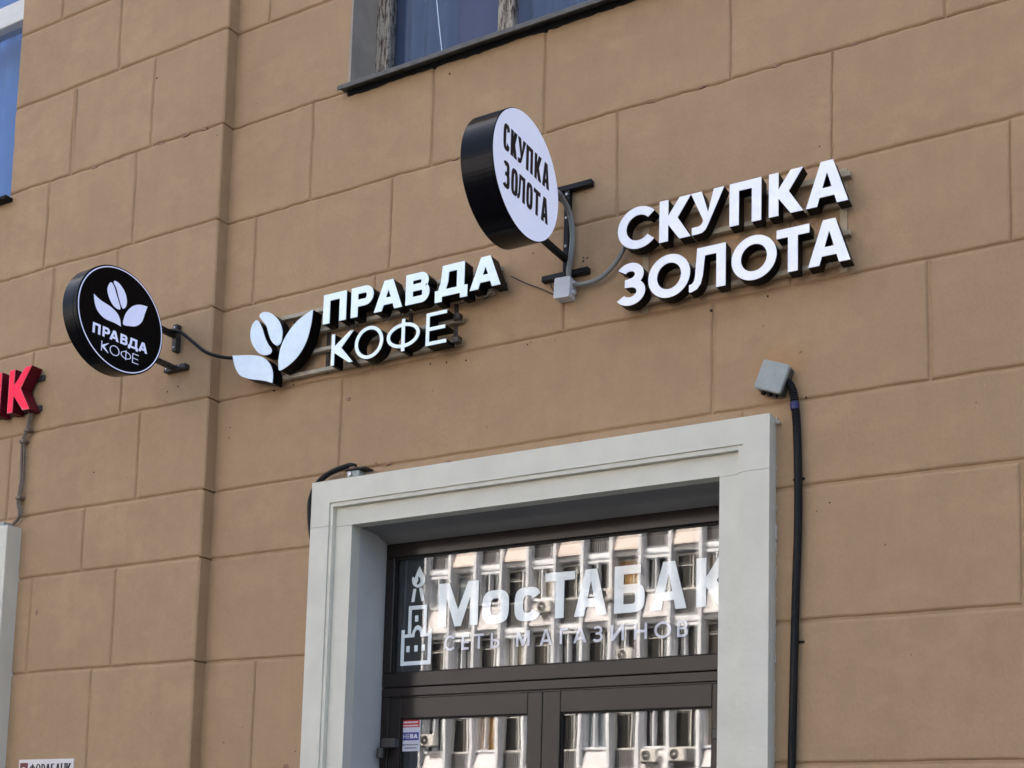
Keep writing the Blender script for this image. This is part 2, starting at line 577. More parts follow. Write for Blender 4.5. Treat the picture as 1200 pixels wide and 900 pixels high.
def glyph(ch, w, h, t, sq=2.0, th=None):
    """Outline loops of a Cyrillic capital in a w x h box; t stem width, th bar height, sq roundness of bowls."""
    th = th or t
    if ch == 'П':
        return [[(0, 0), (t, 0), (t, h - th), (w - t, h - th), (w - t, 0), (w, 0), (w, h), (0, h)]]
    if ch == 'Т':
        a, b = (w - t) / 2, (w + t) / 2
        return [[(a, 0), (b, 0), (b, h - th), (w, h - th), (w, h), (0, h), (0, h - th), (a, h - th)]]
    if ch == 'Г':
        return [[(0, 0), (t, 0), (t, h - th), (w, h - th), (w, h), (0, h)]]
    if ch == 'Н':
        a, b = (h - th) / 2, (h + th) / 2
        return [[(0, 0), (t, 0), (t, a), (w - t, a), (w - t, 0), (w, 0), (w, h), (w - t, h), (w - t, b), (t, b), (t, h), (0, h)]]
    if ch == 'Е':
        a, b = (h - th) / 2, (h + th) / 2
        return [[(0, 0), (w, 0), (w, th), (t, th), (t, a), (w * .93, a), (w * .93, b), (t, b), (t, h - th), (w, h - th), (w, h), (0, h)]]
    if ch == 'И':
        return [[(0, 0), (t, 0), (w - t, h * .68), (w - t, 0), (w, 0), (w, h), (w - t, h), (t, h * .32), (t, h), (0, h)]]
    if ch == 'М':
        return [[(0, 0), (t, 0), (t, h * .66), (w / 2 - .38 * t, 0), (w / 2 + .38 * t, 0), (w - t, h * .66), (w - t, 0), (w, 0), (w, h),
                 (w - 1.3 * t, h), (w / 2, h * .38), (1.3 * t, h), (0, h)]]
    if ch == 'А':
        a = t * 1.12
        b = max(t * .62, w * .06)
        ya = h * (1 - 1.15 * t / h * .95)
        y0 = h * .19
        y1 = y0 + th
        xl = lambda y: a + (w / 2 - a) * y / ya
        return [[(0, 0), (a, 0), (xl(y0), y0), (w - xl(y0), y0), (w - a, 0), (w, 0), (w / 2 + b, h), (w / 2 - b, h)],
                [(xl(y1), y1), (w / 2, ya * .985), (w - xl(y1), y1)]]
    if ch == 'К':
        a = t * 1.28
        cx_ = t + (w - t) * .33
        return [[(0, 0), (t, 0), (t, h * .40), (w - a, 0), (w, 0), (cx_ + t * .22, h * .52), (w - .01 * w, h), (w - a, h), (t, h * .60), (t, h), (0, h)]]
    if ch == 'У':
        a = t * 1.12
        return [[(w * .02, 0), (w * .20, 0), (w * .34, h * .015), (w * .44, h * .075), (w * .52, h * .19), (w, h), (w - a, h), (w * .515, h * .47),
                 (a, h), (-w * .02, h), (w * .37, h * .30), (w * .345, h * .245), (w * .30, h * .20), (w * .24, h * .175), (w * .02, h * .175)]]
    if ch == 'О':
        o = h * .012
        return [arc(w / 2, h / 2, w / 2, h / 2 + o, 0, 357, 42, sq), arc(w / 2, h / 2, w / 2 - t, h / 2 + o - th, 0, 357, 42, sq)]
    if ch == 'С':
        o = h * .012
        a = 42 if sq <= 2 else 26
        W = w * (1.10 if sq <= 2 else 1.0)
        return [arc(W / 2, h / 2, W / 2, h / 2 + o, a, 360 - a, 34, sq) + arc(W / 2, h / 2, W / 2 - t, h / 2 + o - th, 360 - a, a, 34, sq)]
    if ch == 'З':
        ru, rl = h * .275, h * .305
        cyu, cyl = h - ru, rl
        xu, xl_ = w * .47, w * .48
        wu, wl = w * .47, w * .52
        o = h * .012
        mid = (2 * rl + h - 2 * ru) / 2 - th * .06
        lp = arc(xu, cyu, wu, ru + o, 148, -38, 18, sq) + arc(xl_, cyl, wl, rl + o, 48, -148, 20, sq)
        lp += arc(xl_, cyl, wl - t, rl + o - th, -148, 78, 20, sq)
        lp += [(w * .30, mid - th * .42), (w * .30, mid + th * .48)]
        lp += arc(xu, cyu, wu - t, ru + o - th, -70, 148, 18, sq)
        return [lp]
    if ch == 'Л':
        return [[(0, 0), (w * .08, 0), (w * .22, h * .05), (w * .32, h * .16), (w * .375, h * .34), (w * .43, h - th), (w - t, h - th), (w - t, 0), (w, 0), (w, h),
                 (w * .215, h), (w * .165, h * .36), (w * .13, h * .235), (w * .08, h * .185), (0, h * .17)]]
    if ch == 'Р':
        y0 = h * .34
        R = (h - y0) / 2
        rx = min(R, w * .6)
        return [[(0, 0), (t, 0), (t, y0), (w - rx, y0)] + arc(w - rx, h - R, rx, R, -90, 90, 14, sq) + [(0, h)],
                [(t, h - th), (w - rx, h - th)] + arc(w - rx, h - R, rx - t, R - th, 90, -90, 14, sq) + [(t, y0 + th)]]
    if ch == 'В':
        ym = h * .53
        Ru, Rl = (h - ym + th / 2) / 2, (ym + th / 2) / 2
        rx = min(Ru, w * .5)
        xu, xl_ = w * .95 - rx, w - rx
        lp = [(0, 0), (xl_, 0)] + arc(xl_, Rl, rx, Rl, -90, 62, 12, sq) + arc(xu, h - Ru, rx, Ru, -52, 90, 12, sq) + [(0, h)]
        return [lp, [(t, h - th), (xu, h - th)] + arc(xu, h - Ru, rx - t, Ru - th, 90, -90, 10, sq) + [(t, ym + th / 2)],
                [(t, ym - th / 2), (xl_, ym - th / 2)] + arc(xl_, Rl, rx - t, Rl - th, 90, -90, 10, sq) + [(t, th)]]
    if ch == 'Б':
        yb = h * .60
        R = yb / 2
        rx = min(R, w * .5)
        return [[(0, 0), (w - rx, 0)] + arc(w - rx, R, rx, R, -90, 90, 14, sq) + [(t, yb), (t, h - th), (w * .86, h - th), (w * .86, h), (0, h)],
                [(t, yb - th), (w - rx, yb - th)] + arc(w - rx, R, rx - t, R - th, 90, -90, 14, sq) + [(t, th)]]
    if ch == 'Ь':
        yb = h * .58
        R = yb / 2
        rx = min(R, w * .6)
        return [[(0, 0), (w - rx, 0)] + arc(w - rx, R, rx, R, -90, 90, 14, sq) + [(t, yb), (t, h), (0, h)],
                [(t, yb - th), (w - rx, yb - th)] + arc(w - rx, R, rx - t, R - th, 90, -90, 14, sq) + [(t, th)]]
    if ch == 'Д':
        d = h * .16
        # the box is w x h above the baseline, feet reach d below
        return [[(0, -d), (t * .95, -d), (t * .95, 0), (w - t * .95, 0), (w - t * .95, -d), (w, -d), (w, th * .95), (w * .90, th * .95), (w * .90, h),
                 (w * .22, h), (w * .175, h * .48), (w * .10, th * .95), (0, th * .95)],
                [(w * .10 + t * 1.02, th * .95), (w * .175 + t, h * .46), (w * .22 + t * .86, h - th), (w * .90 - t, h - th), (w * .90 - t, th * .95)]]
    if ch == 'Ф':
        c = w / 2
        ry = h * .385
        cy = h * .49
        rx = w / 2
        s = t / 2
        ao = math.degrees(math.asin(min(1, s / rx)))
        ai = math.degrees(math.asin(min(1, s / (rx - t))))
        out = [(c - s, 0), (c + s, 0)] + arc(c, cy, rx, ry, -90 + ao, 90 - ao, 24, sq) + [(c + s, h), (c - s, h)] + arc(c, cy, rx, ry, 90 + ao, 270 - ao, 24, sq)
        return [out, arc(c, cy, rx - t, ry - th, -90 + ai, 90 - ai, 20, sq), arc(c, cy, rx - t, ry - th, 90 + ai, 270 - ai, 20, sq)]
    raise KeyError(ch)


def place(loops, x0, z0, shear=0.0):
    return [[(x0 + p[0], z0 + p[1] + shear * (x0 + p[0])) for p in lp] for lp in loops]


def spline_loop(pts, sub=5):
    """Smooth closed outline through points; a point given as (x, z, 1) is a sharp tip."""
    n_ = len(pts)
    out = []
    for i in range(n_):
        p1, p2 = pts[i], pts[(i + 1) % n_]
        p0 = p1 if len(p1) > 2 else pts[i - 1]
        p3 = p2 if len(p2) > 2 else pts[(i + 2) % n_]
        for k in range(sub):
            t = k / sub
            out.append(tuple(0.5 * ((2 * p1[a]) + (p2[a] - p0[a]) * t + (2 * p0[a] - 5 * p1[a] + 4 * p2[a] - p3[a]) * t * t
                                    + (3 * p1[a] - p0[a] - 3 * p2[a] + p3[a]) * t ** 3) for a in range(2)))
    return out


def channel_letter(parent, loops, y_face, depth, can='can_black', face='acrylic_white', O=(0, 0, 0), U=X, V=Z, N=NY):
    c = MB().prism(loops, O, U, V, N, -y_face - depth, -y_face - 0.0035).build('letter', can, parent)
    MB().prism(loops, O, U, V, N, -y_face - 0.0035, -y_face).build('letter_face', face, c)
    return c


# ================================================================== GROUND
tag(MB().add([(-300, -300, -.12), (300, -300, -.12), (300, 300, -.12), (-300, 300, -.12)], [(0, 1, 2, 3)]).build('road', 'asphalt'), kind='structure')
tag(MB().box(-60, 60, -4.9, 0.3, -0.3, 0.0).build('pavement', 'paving'), kind='structure')
tag(MB().box(-60, 60, -5.05, -4.904, -0.3, 0.004).build('kerb', 'kerb_stone'), kind='structure')
tag(MB().box(-80, 40, -44.2, -38.0, -0.3, 0.0).build('pavement', 'paving'), kind='structure')

# ================================================================== OUR BUILDING
PIER = 0.065
CORN = -4.325
WX0, WX1, WZ0, WZ1 = -3.605, -1.55, 5.06, 6.95        # upper window opening
LWX0, LWX1, LWZ0, LWZ1 = -7.7, -5.885, 5.05, 6.95     # window in the pier
DX0, DX1, DZ1 = -3.446, -1.718, 2.985                 # door opening
LDX1, LDZ1 = -5.72, 3.05                              # neighbouring door opening
bld = empty('building', 'tan stuccoed building with scored blocks, signs and a white door surround', 'building')

# core wall behind the blocks, in slabs round the openings
cw = MB()
G = 0.0085                                            # depth of the scored joints
XL, XR, TOP = -24.0, 14.0, 15.0
for (a, b, c, d) in ((CORN, DX0 - .10, 0, WZ0), (DX1 + .10, XR, 0, WZ0), (DX0 - .10, DX1 + .10, DZ1 + .08, WZ0),
                     (CORN, WX0, WZ0, TOP), (WX1, XR, WZ0, TOP), (WX0, WX1, WZ1, TOP)):
    cw.box(a, b, G, 0.36, c, d)
for (a, b, c, d) in ((LDX1, CORN - .014, 0, LWZ0), (XL, LDX1 - 2.0, 0, LWZ0), (LDX1 - 2.0, LDX1, LDZ1, LWZ0),
                     (LWX1, CORN - .014, LWZ0, TOP), (XL, LWX0, LWZ0, TOP), (LWX0, LWX1, LWZ1, TOP)):
    cw.box(a, b, -PIER + G, 0.355, c, d)
cw.build('core_wall', 'stucco', bld)
shell = MB()
shell.box(XL, XR, 9.0, 9.3, 0, TOP)
shell.box(XL, XL + .3, 0.36, 9.0, 0, TOP)
shell.box(XR - .3, XR, 0.36, 9.0, 0, TOP)
shell.box(XL + .3, XR - .3, 0.36, 9.0, 4.1, 4.4)
shell.box(-5.0, -4.8, 0.36, 9.0, 0, 4.1)
shell.box(-0.6, -0.4, 0.36, 9.0, 0, 4.1)
shell.box(-4.6, -4.4, 0.36, 9.0, 4.4, 8.0)
shell.box(-0.6, -0.4, 0.36, 9.0, 4.4, 8.0)
shell.box(XL + .3, XR - .3, 2.4, 2.5, 0, 8.0)
shell.box(XL + .3, XR - .3, 0.36, 9.0, 8.0, 8.3)
shell.build('interior_wall', 'interior', bld)
MB().box(XL, XR, 0.0, 9.3, TOP, TOP + .4).build('roof', 'roof_felt', bld)


def wob(x, z, amp, s=3.0):
    q = noise.noise(Vector((x * s, 7.3, z * s))) * amp + noise.noise(Vector((x * s * 6, 2.1, z * s * 6))) * amp * .45
    if amp > .0045:                                   # cracked joint
        q += noise.noise(Vector((x * 42, 5.5, z * 42))) * amp * .38
    return q


def block(x0, x1, z0, z1, yf, back, jl=.006, jr=.006, jb=.006, jt=.006, amp=.0035, bev=.010, corner=False):
    """One stuccoed ashlar block: wavy outline, rounded arrises, joints left open round it."""
    if x1 - x0 < .03 or z1 - z0 < .03:
        return
    st_ = .016 if amp > .0045 else .045
    nx, nz_ = max(2, int((x1 - x0) / st_)), max(2, int((z1 - z0) / .045))
    per = []                                          # (x, z, inward dir, joint)
    for i in range(nx):
        per.append((x0 + (x1 - x0) * i / nx, z0, 'b'))
    for i in range(nz_):
        per.append((x1, z0 + (z1 - z0) * i / nz_, 'r'))
    for i in range(nx):
        per.append((x1 - (x1 - x0) * i / nx, z1, 't'))
    for i in range(nz_):
        per.append((x0, z1 - (z1 - z0) * i / nz_, 'l'))
    J = {'l': jl, 'r': jr, 'b': jb, 't': jt}
    cx_, cz_ = (x0 + x1) / 2, (z0 + z1) / 2

    def ring(extra, y, am):
        out = []
        for (x, z, s) in per:
            wx = wob(x + 3.1, z, am) if not (corner and x > x1 - .001) else wob(x + 3.1, z, am * .4)
            wz = wob(x, z + 9.7, am)
            xi = min(max(x, x0 + jl + extra), x1 - jr - extra)
            zi = min(max(z, z0 + jb + extra), z1 - jt - extra)
            k = noise.noise(Vector((x * 17, y * 3 + 1.3, z * 17))) * .0016
            on_x = (x <= x0 + 1e-6) or (x >= x1 - 1e-6)
            on_z = (z <= z0 + 1e-6) or (z >= z1 - 1e-6)
            out.append((xi + (wx if on_x else 0) + (k if on_x else 0), y, zi + (wz if on_z else 0) + (k if on_z else 0)))
        return out
    n_ = len(per)
    dp = min(bev, G * .85)
    rings = [ring(-.001, back, amp), ring(0, yf + dp, amp), ring(bev * .40, yf + dp * .32, amp), ring(bev, yf, amp)]
    mb = MB()
    vs_ = [p for r in rings for p in r]
    fs = []
    for i in range(3):
        for k in range(n_):
            fs.append((i * n_ + k, i * n_ + (k + 1) % n_, (i + 1) * n_ + (k + 1) % n_, (i + 1) * n_ + k))
    fs.append(tuple(3 * n_ + k for k in range(n_)))
    mb.add(vs_, fs)
    mb.build('block', 'stucco', bld)


def vj(x, z):
    # half width of an upright joint, the same for both neighbours: some are nearly painted shut
    return (.0012, .0022, .0034, .0042, .0048)[int(abs(math.sin(x * 57.3 + z * 31.7)) * 4.999)]


ZS = [0.0, .42, .92, 1.40, 1.910, 2.425, 2.920, 3.247, 3.690, 4.138, 4.580, 5.066, 5.558, 5.980, 6.45, 6.95]
JW = {5.066: (.0022, .0062), 4.580: (.0020, .0066), 4.138: (.0036, .0044), 3.690: (.0036, .003), 3.247: (.0040, .003)}     # worn joints: half width, waviness
PW = {5.066: (.0040, .0095), 4.580: (.0034, .0070), 5.558: (.0055, .0044), 4.138: (.0036, .0060)}
WALL = {0: [-4.0, -.9], 1: [-4.1, -.5], 2: [-3.98, -.9], 3: [-4.15, -.45], 4: [-4.011, -.1], 5: [-.649], 6: [-.2], 7: [-3.571, -1.77, -.951],
        8: [-3.41, -2.43, -1.457, -.67], 9: [-4.142, -3.335, -2.195, -1.30, -.35], 10: [-3.814, -3.125, -2.55, -1.71, -.885, -.1],
        11: [-1.0, -.2], 12: [-4.122, -.7], 13: [-3.95, -1.2, -.3], 14: [-4.1, -1.1]}
PIERJ = {0: [-5.0], 1: [-4.9], 2: [-5.05], 3: [-4.9], 4: [-5.012], 5: [-5.49, -4.88], 6: [-5.132], 7: [-5.725, -4.778], 8: [-5.595, -4.92],
         9: [-5.485, -5.008], 10: [-5.567, -4.913], 11: [-5.41, -4.815], 12: [-5.09], 13: [-5.555, -4.9], 14: [-5.2]}
for i in range(len(ZS) - 1):
    z0, z1 = ZS[i], ZS[i + 1]
    jb, ab = JW.get(z0, (.006, .0028))
    jt, at = JW.get(z1, (.006, .0028))
    am = max(ab, at)
    # recessed wall
    spans = []
    if z1 <= 2.93:
        segs = [(CORN - .012, -3.52), (-1.645, 1.2)]
    elif z0 >= 5.06:
        segs = [(CORN - .012, WX0), (WX1, 1.2)]
    else:
        segs = [(CORN - .012, 1.2)]
    for (a, b) in segs:
        xs = [a] + [x for x in WALL[i] if a + .05 < x < b - .05] + [b]
        for k in range(len(xs) - 1):
            l_, r_ = xs[k], xs[k + 1]
            jl = 0 if l_ in (a,) else vj(l_, z0)
            jr = 0 if r_ in (b,) else vj(r_, z0)
            if i == 6:                                # the course cut by the surround
                block(l_, -3.52, z0, z1, 0, G, jl, 0, jb, jt, am) if l_ < -3.6 else None
                if l_ < -3.6:
                    block(-3.52, -1.645, DZ1 + .05, z1, 0, G, 0, 0, 0, jt, am)
                    block(-1.645, r_, z0, z1, 0, G, 0, jr, jb, jt, am)
                else:
                    block(l_, r_, z0, z1, 0, G, jl, jr, jb, jt, am)
            else:
                block(l_, r_, z0, z1, 0, G, jl, jr, jb, jt, am)
    # projecting pier
    a = LDX1 if z1 <= 2.93 else (LWX1 if z0 >= 5.06 else -7.6)
    jb, ab = PW.get(z0, (.0045, .0040))
    jt, at = PW.get(z1, (.0045, .0040))
    xs = [a] + [x for x in PIERJ[i] if x > a + .05] + [CORN]
    for k in range(len(xs) - 1):
        last = k == len(xs) - 2
        block(xs[k], xs[k + 1], z0, z1, -PIER, (G + .001 if last else -PIER + G), 0 if k == 0 else .0055, 0 if last else .0055,
              jb, jt, max(ab, at), .012, corner=last)

# ---- white surround of the doorway
SF = -0.073
sur = MB()


def surround_ring(mb, xo0, xo1, zo, xi0, xi1, zi, y0, y1):
    """Two jambs and a head, butted, between outer and inner outlines; y0 front, y1 back."""
    zs = DZ1 - .002                                   # hairline seam between jamb and head
    mb.box(xo0, xi0, y0, y1, 0.0, zs - .0007, 0)
    mb.box(xi1, xo1, y0, y1, 0.0, zs - .0007, 0)
    mb.box(xo0, xi0, y0, y1, zs + .0007, zi, 0)
    mb.box(xi1, xo1, y0, y1, zs + .0007, zi, 0)
    mb.box(xo0, xo1, y0, y1, zi, zo, 0)
    return mb


s1 = surround_ring(MB(), -3.657, -1.513, 3.189, -3.554, -1.617, 3.087, SF, .0).build('door_surround', 'surround_white', bld)
surround_ring(MB(), -3.553, -1.618, 3.086, -3.537, -1.636, 3.069, SF + .006, -.001).build('moulding_step', 'surround_white', s1)
surround_ring(MB(), -3.536, -1.637, 3.068, DX0, DX1, DZ1, SF + .027, 0.011).build('moulding_band', 'surround_white', s1)
# thin ragged plaster bead where the surround meets the wall
bead = MB()
z = .3
while z < 3.17:
    r_ = random.uniform(.002, .006)
    bead.box(-1.513, -1.513 + r_, -.006 - random.random() * .006, .001, z, z + random.uniform(.02, .06), .001)
    z += random.uniform(.05, .12)
bead.box(-1.512, -1.494, -.018, .002, 3.166, 3.178, .003)
tag(bead.build('plaster_bead', 'foam_pale', s1), kind='stuff')
# reveal: jamb linings and a soffit that dips towards the frame
rv = MB()
FY = 0.20                                             # front of the door frame
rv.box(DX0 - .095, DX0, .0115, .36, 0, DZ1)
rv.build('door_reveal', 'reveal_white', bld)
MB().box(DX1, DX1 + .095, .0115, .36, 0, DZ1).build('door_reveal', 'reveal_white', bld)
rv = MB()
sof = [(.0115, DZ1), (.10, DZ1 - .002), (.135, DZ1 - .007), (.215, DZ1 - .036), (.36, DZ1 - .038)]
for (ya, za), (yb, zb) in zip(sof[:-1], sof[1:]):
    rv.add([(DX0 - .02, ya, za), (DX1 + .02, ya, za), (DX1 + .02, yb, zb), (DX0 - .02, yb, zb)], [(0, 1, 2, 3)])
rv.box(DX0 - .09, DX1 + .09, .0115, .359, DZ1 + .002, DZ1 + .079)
rv.build('door_soffit', 'soffit_shaded', bld)

# ---- transom light over the doors
FT = DZ1 - .034
fx0, fx1 = DX0 + .001, DX1 - .001
tw = MB()
tw.box(fx0, fx1, FY, .30, 2.887, FT, .003)                      # head
tw.box(fx0, fx0 + .048, FY, .30, 2.361, 2.8865, .003)           # jambs
tw.box(fx1 - .048, fx1, FY, .30, 2.361, 2.8865, .003)
tw.box(fx0, fx1, FY, .30, 2.296, 2.3605, .003)                  # sill rail
tw.box(fx0, fx1, FY + .001, .30, 2.253, 2.294, .003)            # lower rail under a seam
tw.box(fx0, fx0 + .044, FY + .002, .30, 0.0, 2.2525, .003)      # door jambs
tw.box(fx1 - .044, fx1, FY + .002, .30, 0.0, 2.2525, .003)
tw.box(fx0 + .044, fx1 - .044, FY + .012, .29, 2.247, 2.2525)
trans = tw.build('transom_window', 'door_metal', bld)
gx0, gx1, gz0, gz1 = fx0 + .048, fx1 - .048, 2.361, 2.8865
gk = MB()
for (a, b, c, d) in ((gx0, gx1, gz1 - .006, gz1), (gx0, gx1, gz0, gz0 + .005), (gx0, gx0 + .005, gz0 + .005, gz1 - .006), (gx1 - .005, gx1, gz0 + .005, gz1 - .006)):
    gk.box(a, b, .215, .2215, c, d)
gk.build('gasket', 'gasket', trans)
MB().box(gx0, gx1, .222, .226, gz0, gz1).build('pane', 'pane_outer', trans)
tilted_pane(gx0, gx1, .244, gz0, gz1, .0022, -.0005).build('pane', 'pane_inner', trans)
MB().box(gx0 + .018, gx0 + .030, .252, .275, gz0, gz1, .002).build('spacer_bar', 'bead_metal', trans)

# ---- vinyl lettering on the transom glass
VY = .2215
ROW = [('М', -3.162, -2.953, 1.0), ('О', -2.931, -2.796, .73), ('С', -2.767, -2.636, .73), ('Т', -2.617, -2.474, 1.0), ('А', -2.475, -2.321, 1.0),
       ('Б', -2.288, -2.150, 1.0), ('А', -2.122, -1.965, 1.0), ('К', -1.923, -1.775, 1.0)]
for ch, a, b, hh in ROW:
    gl_ = place(glyph(ch, b - a, .196 * hh, .042, 3.2, .036), a, 2.5545)
    MB().prism(gl_, (0, 0, 0), X, Z, NY, -VY, -VY + .0012).build('letter', 'vinyl_white', trans)
ROW2 = [('С', -3.125, -3.066), ('Е', -3.033, -2.996), ('Т', -2.968, -2.920), ('Ь', -2.883, -2.838), ('М', -2.754, -2.688), ('А', -2.637, -2.579),
        ('Г', -2.541, -2.502), ('А', -2.476, -2.414), ('З', -2.385, -2.338), ('И', -2.300, -2.241), ('Н', -2.195, -2.137), ('О', -2.104, -2.030), ('В', -2.004, -1.957)]
for ch, a, b in ROW2:
    gl_ = place(glyph(ch, b - a, .066, .0105, 2.0, .010), a, 2.4400 + .009 * (-2 - a) * .9)
    MB().prism(gl_, (0, 0, 0), X, Z, NY, -VY, -VY + .0012).build('letter', 'vinyl_pale', trans)
em = MB()
PR = lambda lp: em.prism(lp, (0, 0, 0), X, Z, NY, -VY, -VY + .0012)
# fortress outline: base, merlons, arch, tower
PR([[(-3.360, 2.394), (-3.195, 2.394), (-3.195, 2.553), (-3.207, 2.553), (-3.212, 2.543), (-3.212, 2.535), (-3.242, 2.535), (-3.243, 2.55), (-3.254, 2.566), (-3.270, 2.574),
     (-3.286, 2.568), (-3.298, 2.55), (-3.302, 2.535), (-3.342, 2.535), (-3.342, 2.556), (-3.360, 2.556)],
    [(-3.342, 2.412), (-3.342, 2.520), (-3.288, 2.520), (-3.286, 2.540), (-3.277, 2.553), (-3.263, 2.550), (-3.257, 2.536), (-3.256, 2.520), (-3.213, 2.520), (-3.213, 2.412)]])
PR([[(-3.324, 2.5355), (-3.307, 2.5355), (-3.307, 2.645), (-3.241, 2.645), (-3.241, 2.5355), (-3.224, 2.5355), (-3.224, 2.663), (-3.324, 2.663)]])
for xw, zw in ((-3.321, 2.454), (-3.277, 2.455), (-3.237, 2.456), (-3.279, 2.590)):
    PR([spline_loop([(xw - .009, zw, 1), (xw + .009, zw, 1), (xw + .009, zw + .028, 1), (xw - .009, zw + .028, 1)], 2)])
PR([[(-3.312, 2.680), (-3.295, 2.680), (-3.286, 2.740), (-3.303, 2.740)]])
PR([[(-3.256, 2.680), (-3.239, 2.680), (-3.254, 2.742), (-3.271, 2.742)]])
PR([spline_loop([(-3.272, 2.842, 1), (-3.255, 2.812), (-3.240, 2.785), (-3.247, 2.757), (-3.275, 2.744), (-3.303, 2.757), (-3.312, 2.780), (-3.307, 2.797), (-3.298, 2.790), (-3.287, 2.815)], 4),
    spline_loop([(-3.279, 2.795), (-3.268, 2.786), (-3.266, 2.768), (-3.280, 2.757), (-3.285, 2.766), (-3.277, 2.776)], 3)])
em.build('tower_emblem', 'vinyl_white', trans)


# ---- the two door leaves
def door_leaf(x0, x1, ga, gb, hinge_side):
    top, gt, bot, gb0 = 2.246, 2.155, .012, .26
    mb = MB()
    y0 = FY + .004
    mb.box(x0, ga, y0, .285, bot, top, .003)
    mb.box(gb, x1, y0, .285, bot, top, .003)
    mb.box(ga + .0003, gb - .0003, y0 + .0006, .285, gt, top - .0004, .002)
    mb.box(ga + .0003, gb - .0003, y0 + .0006, .285, bot, gb0, .002)
    d = mb.build('door', 'door_metal', bld)
    k = MB()
    for (a, b, c, e) in ((ga, gb, gt - .006, gt), (ga, gb, gb0, gb0 + .006), (ga, ga + .006, gb0 + .006, gt - .006), (gb - .006, gb, gb0 + .006, gt - .006)):
        k.box(a, b, .216, .2215, c, e)
    k.build('gasket', 'gasket', d)
    MB().box(ga, gb, .222, .226, gb0, gt).build('pane', 'pane_door', d)
    tilted_pane(ga, gb, .244, gb0, gt, .0008, .0012).build('pane', 'pane_inner', d)
    xh = x0 if hinge_side < 0 else x1
    for zc in (2.035, .3):
        hb = MB()
        hb.box(xh - .012 if hinge_side < 0 else xh - .062, xh + .062 if hinge_side < 0 else xh + .012, FY - .032, y0 - .001, zc - .012, zc + .030, .004)
        hb.build('hinge_plate', 'hinge_metal', d)
        kn = MB().lathe([(0, -.022), (.016, -.022), (.0175, -.019), (.0175, .019), (.016, .022), (0, .022)], (xh - .015 * -hinge_side, FY - .028, zc - .035), X, Y, Z, 20)
        kn.build('hinge_knuckle', 'hinge_metal', d)
    xs_ = x1 - .035 if hinge_side < 0 else x0 + .035
    hd = MB().tube([(xs_, y0, 1.35), (xs_, y0 - .06, 1.33), (xs_, y0 - .06, .85), (xs_, y0, .83)], .011, 10, 6)
    hd.build('handle', 'bolt_steel', d)
    return d


door_leaf(fx0 + .046, -2.6080, -3.338, -2.680, -1)
door_leaf(-2.6072, fx1 - .046, -2.521, -1.845, 1)

# ---- upper window with old peeling frame
WY = .175
win = MB()
win.box(WX0 - .02, WX0 + .072, WY, WY + .06, WZ0, WZ1, .004)
win.box(WX1 - .072, WX1 + .02, WY, WY + .06, WZ0, WZ1, .004)
win.box(WX0 + .073, WX1 - .073, WY, WY + .06, WZ1 - .07, WZ1, .004)
win.box(WX0 + .073, WX1 - .073, WY, WY + .06, WZ0, WZ0 + .05, .004)
for xm in (-2.915, -2.24):
    win.box(xm - .001, xm + .038, WY + .004, WY + .055, WZ0 + .051, WZ1 - .071, .004)
    win.box(xm + .042, xm + .082, WY, WY + .055, WZ0 + .051, WZ1 - .071, .004)
uw = win.build('window', 'peeling_paint', bld)
px = [WX0 + .073, -2.9165, -2.833, -2.2415, -2.158, WX1 - .073]
for k in (0, 2, 4):
    MB().box(px[k], px[k + 1], WY + .022, WY + .026, WZ0 + .05, WZ1 - .07).build('pane', 'pane_window', uw)
rb = MB()
rb.box(WX0 - .03, WX0 + .004, .0005, WY - .001, WZ0, WZ1 - .005)
rb.box(WX1 - .004, WX1 + .03, .0005, WY - .001, WZ0, WZ1 - .005)
rb.box(WX0 - .03, WX1 + .03, .0005, WY - .001, WZ1 - .004, WZ1 + .03)
rb.build('window_reveal', 'render_grey', uw)
sl = MB()
# bent sheet sill: sloping top, turned-down nose, rolled drip
sx0, sx1 = WX0 - .025, WX1 + .06
prof = [(WY + .01, WZ0 + .034), (-.050, WZ0 + .008), (-.056, WZ0 - .002), (-.054, WZ0 - .016), (-.049, WZ0 - .018), (-.047, WZ0 - .004), (WY + .01, WZ0 + .020)]
nseg = 14
vs_ = []
for i in range(nseg + 1):
    xx = sx0 + (sx1 - sx0) * i / nseg
    dz = .0035 * noise.noise(Vector((xx * 2.3, 0, 1)))
    vs_ += [(xx, a, b + dz) for a, b in prof]
npf = len(prof)
fs = [(i * npf + k, (i + 1) * npf + k, (i + 1) * npf + (k + 1) % npf, i * npf + (k + 1) % npf) for i in range(nseg) for k in range(npf)]
fs += [tuple(range(npf)), tuple(nseg * npf + k for k in range(npf - 1, -1, -1))]
sl.add(vs_, fs)
sl.build('sill', 'sill_metal', uw)
gap_shade = MB()                                           # ragged mortar gap under the sill, its shadow painted as a dark strip
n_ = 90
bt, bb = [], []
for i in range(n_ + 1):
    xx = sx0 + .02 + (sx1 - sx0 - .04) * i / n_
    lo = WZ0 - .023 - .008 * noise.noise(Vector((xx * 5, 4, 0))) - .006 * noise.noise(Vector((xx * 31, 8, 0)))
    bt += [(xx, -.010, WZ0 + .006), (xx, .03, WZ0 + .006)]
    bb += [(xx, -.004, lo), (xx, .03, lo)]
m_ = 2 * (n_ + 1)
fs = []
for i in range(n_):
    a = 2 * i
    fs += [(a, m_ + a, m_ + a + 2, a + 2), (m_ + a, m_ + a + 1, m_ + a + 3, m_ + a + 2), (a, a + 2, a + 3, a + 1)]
gap_shade.add(bt + bb, fs)
gap_shade.build('sill_gap_shade', 'sill_dark', uw)
MB().tube([(-3.31, WY - .012, 6.0), (-3.24, WY - .010, 5.45), (-3.19, WY - .008, 5.13)], .0022, 6, 4).build('cord', 'acrylic_white', uw)


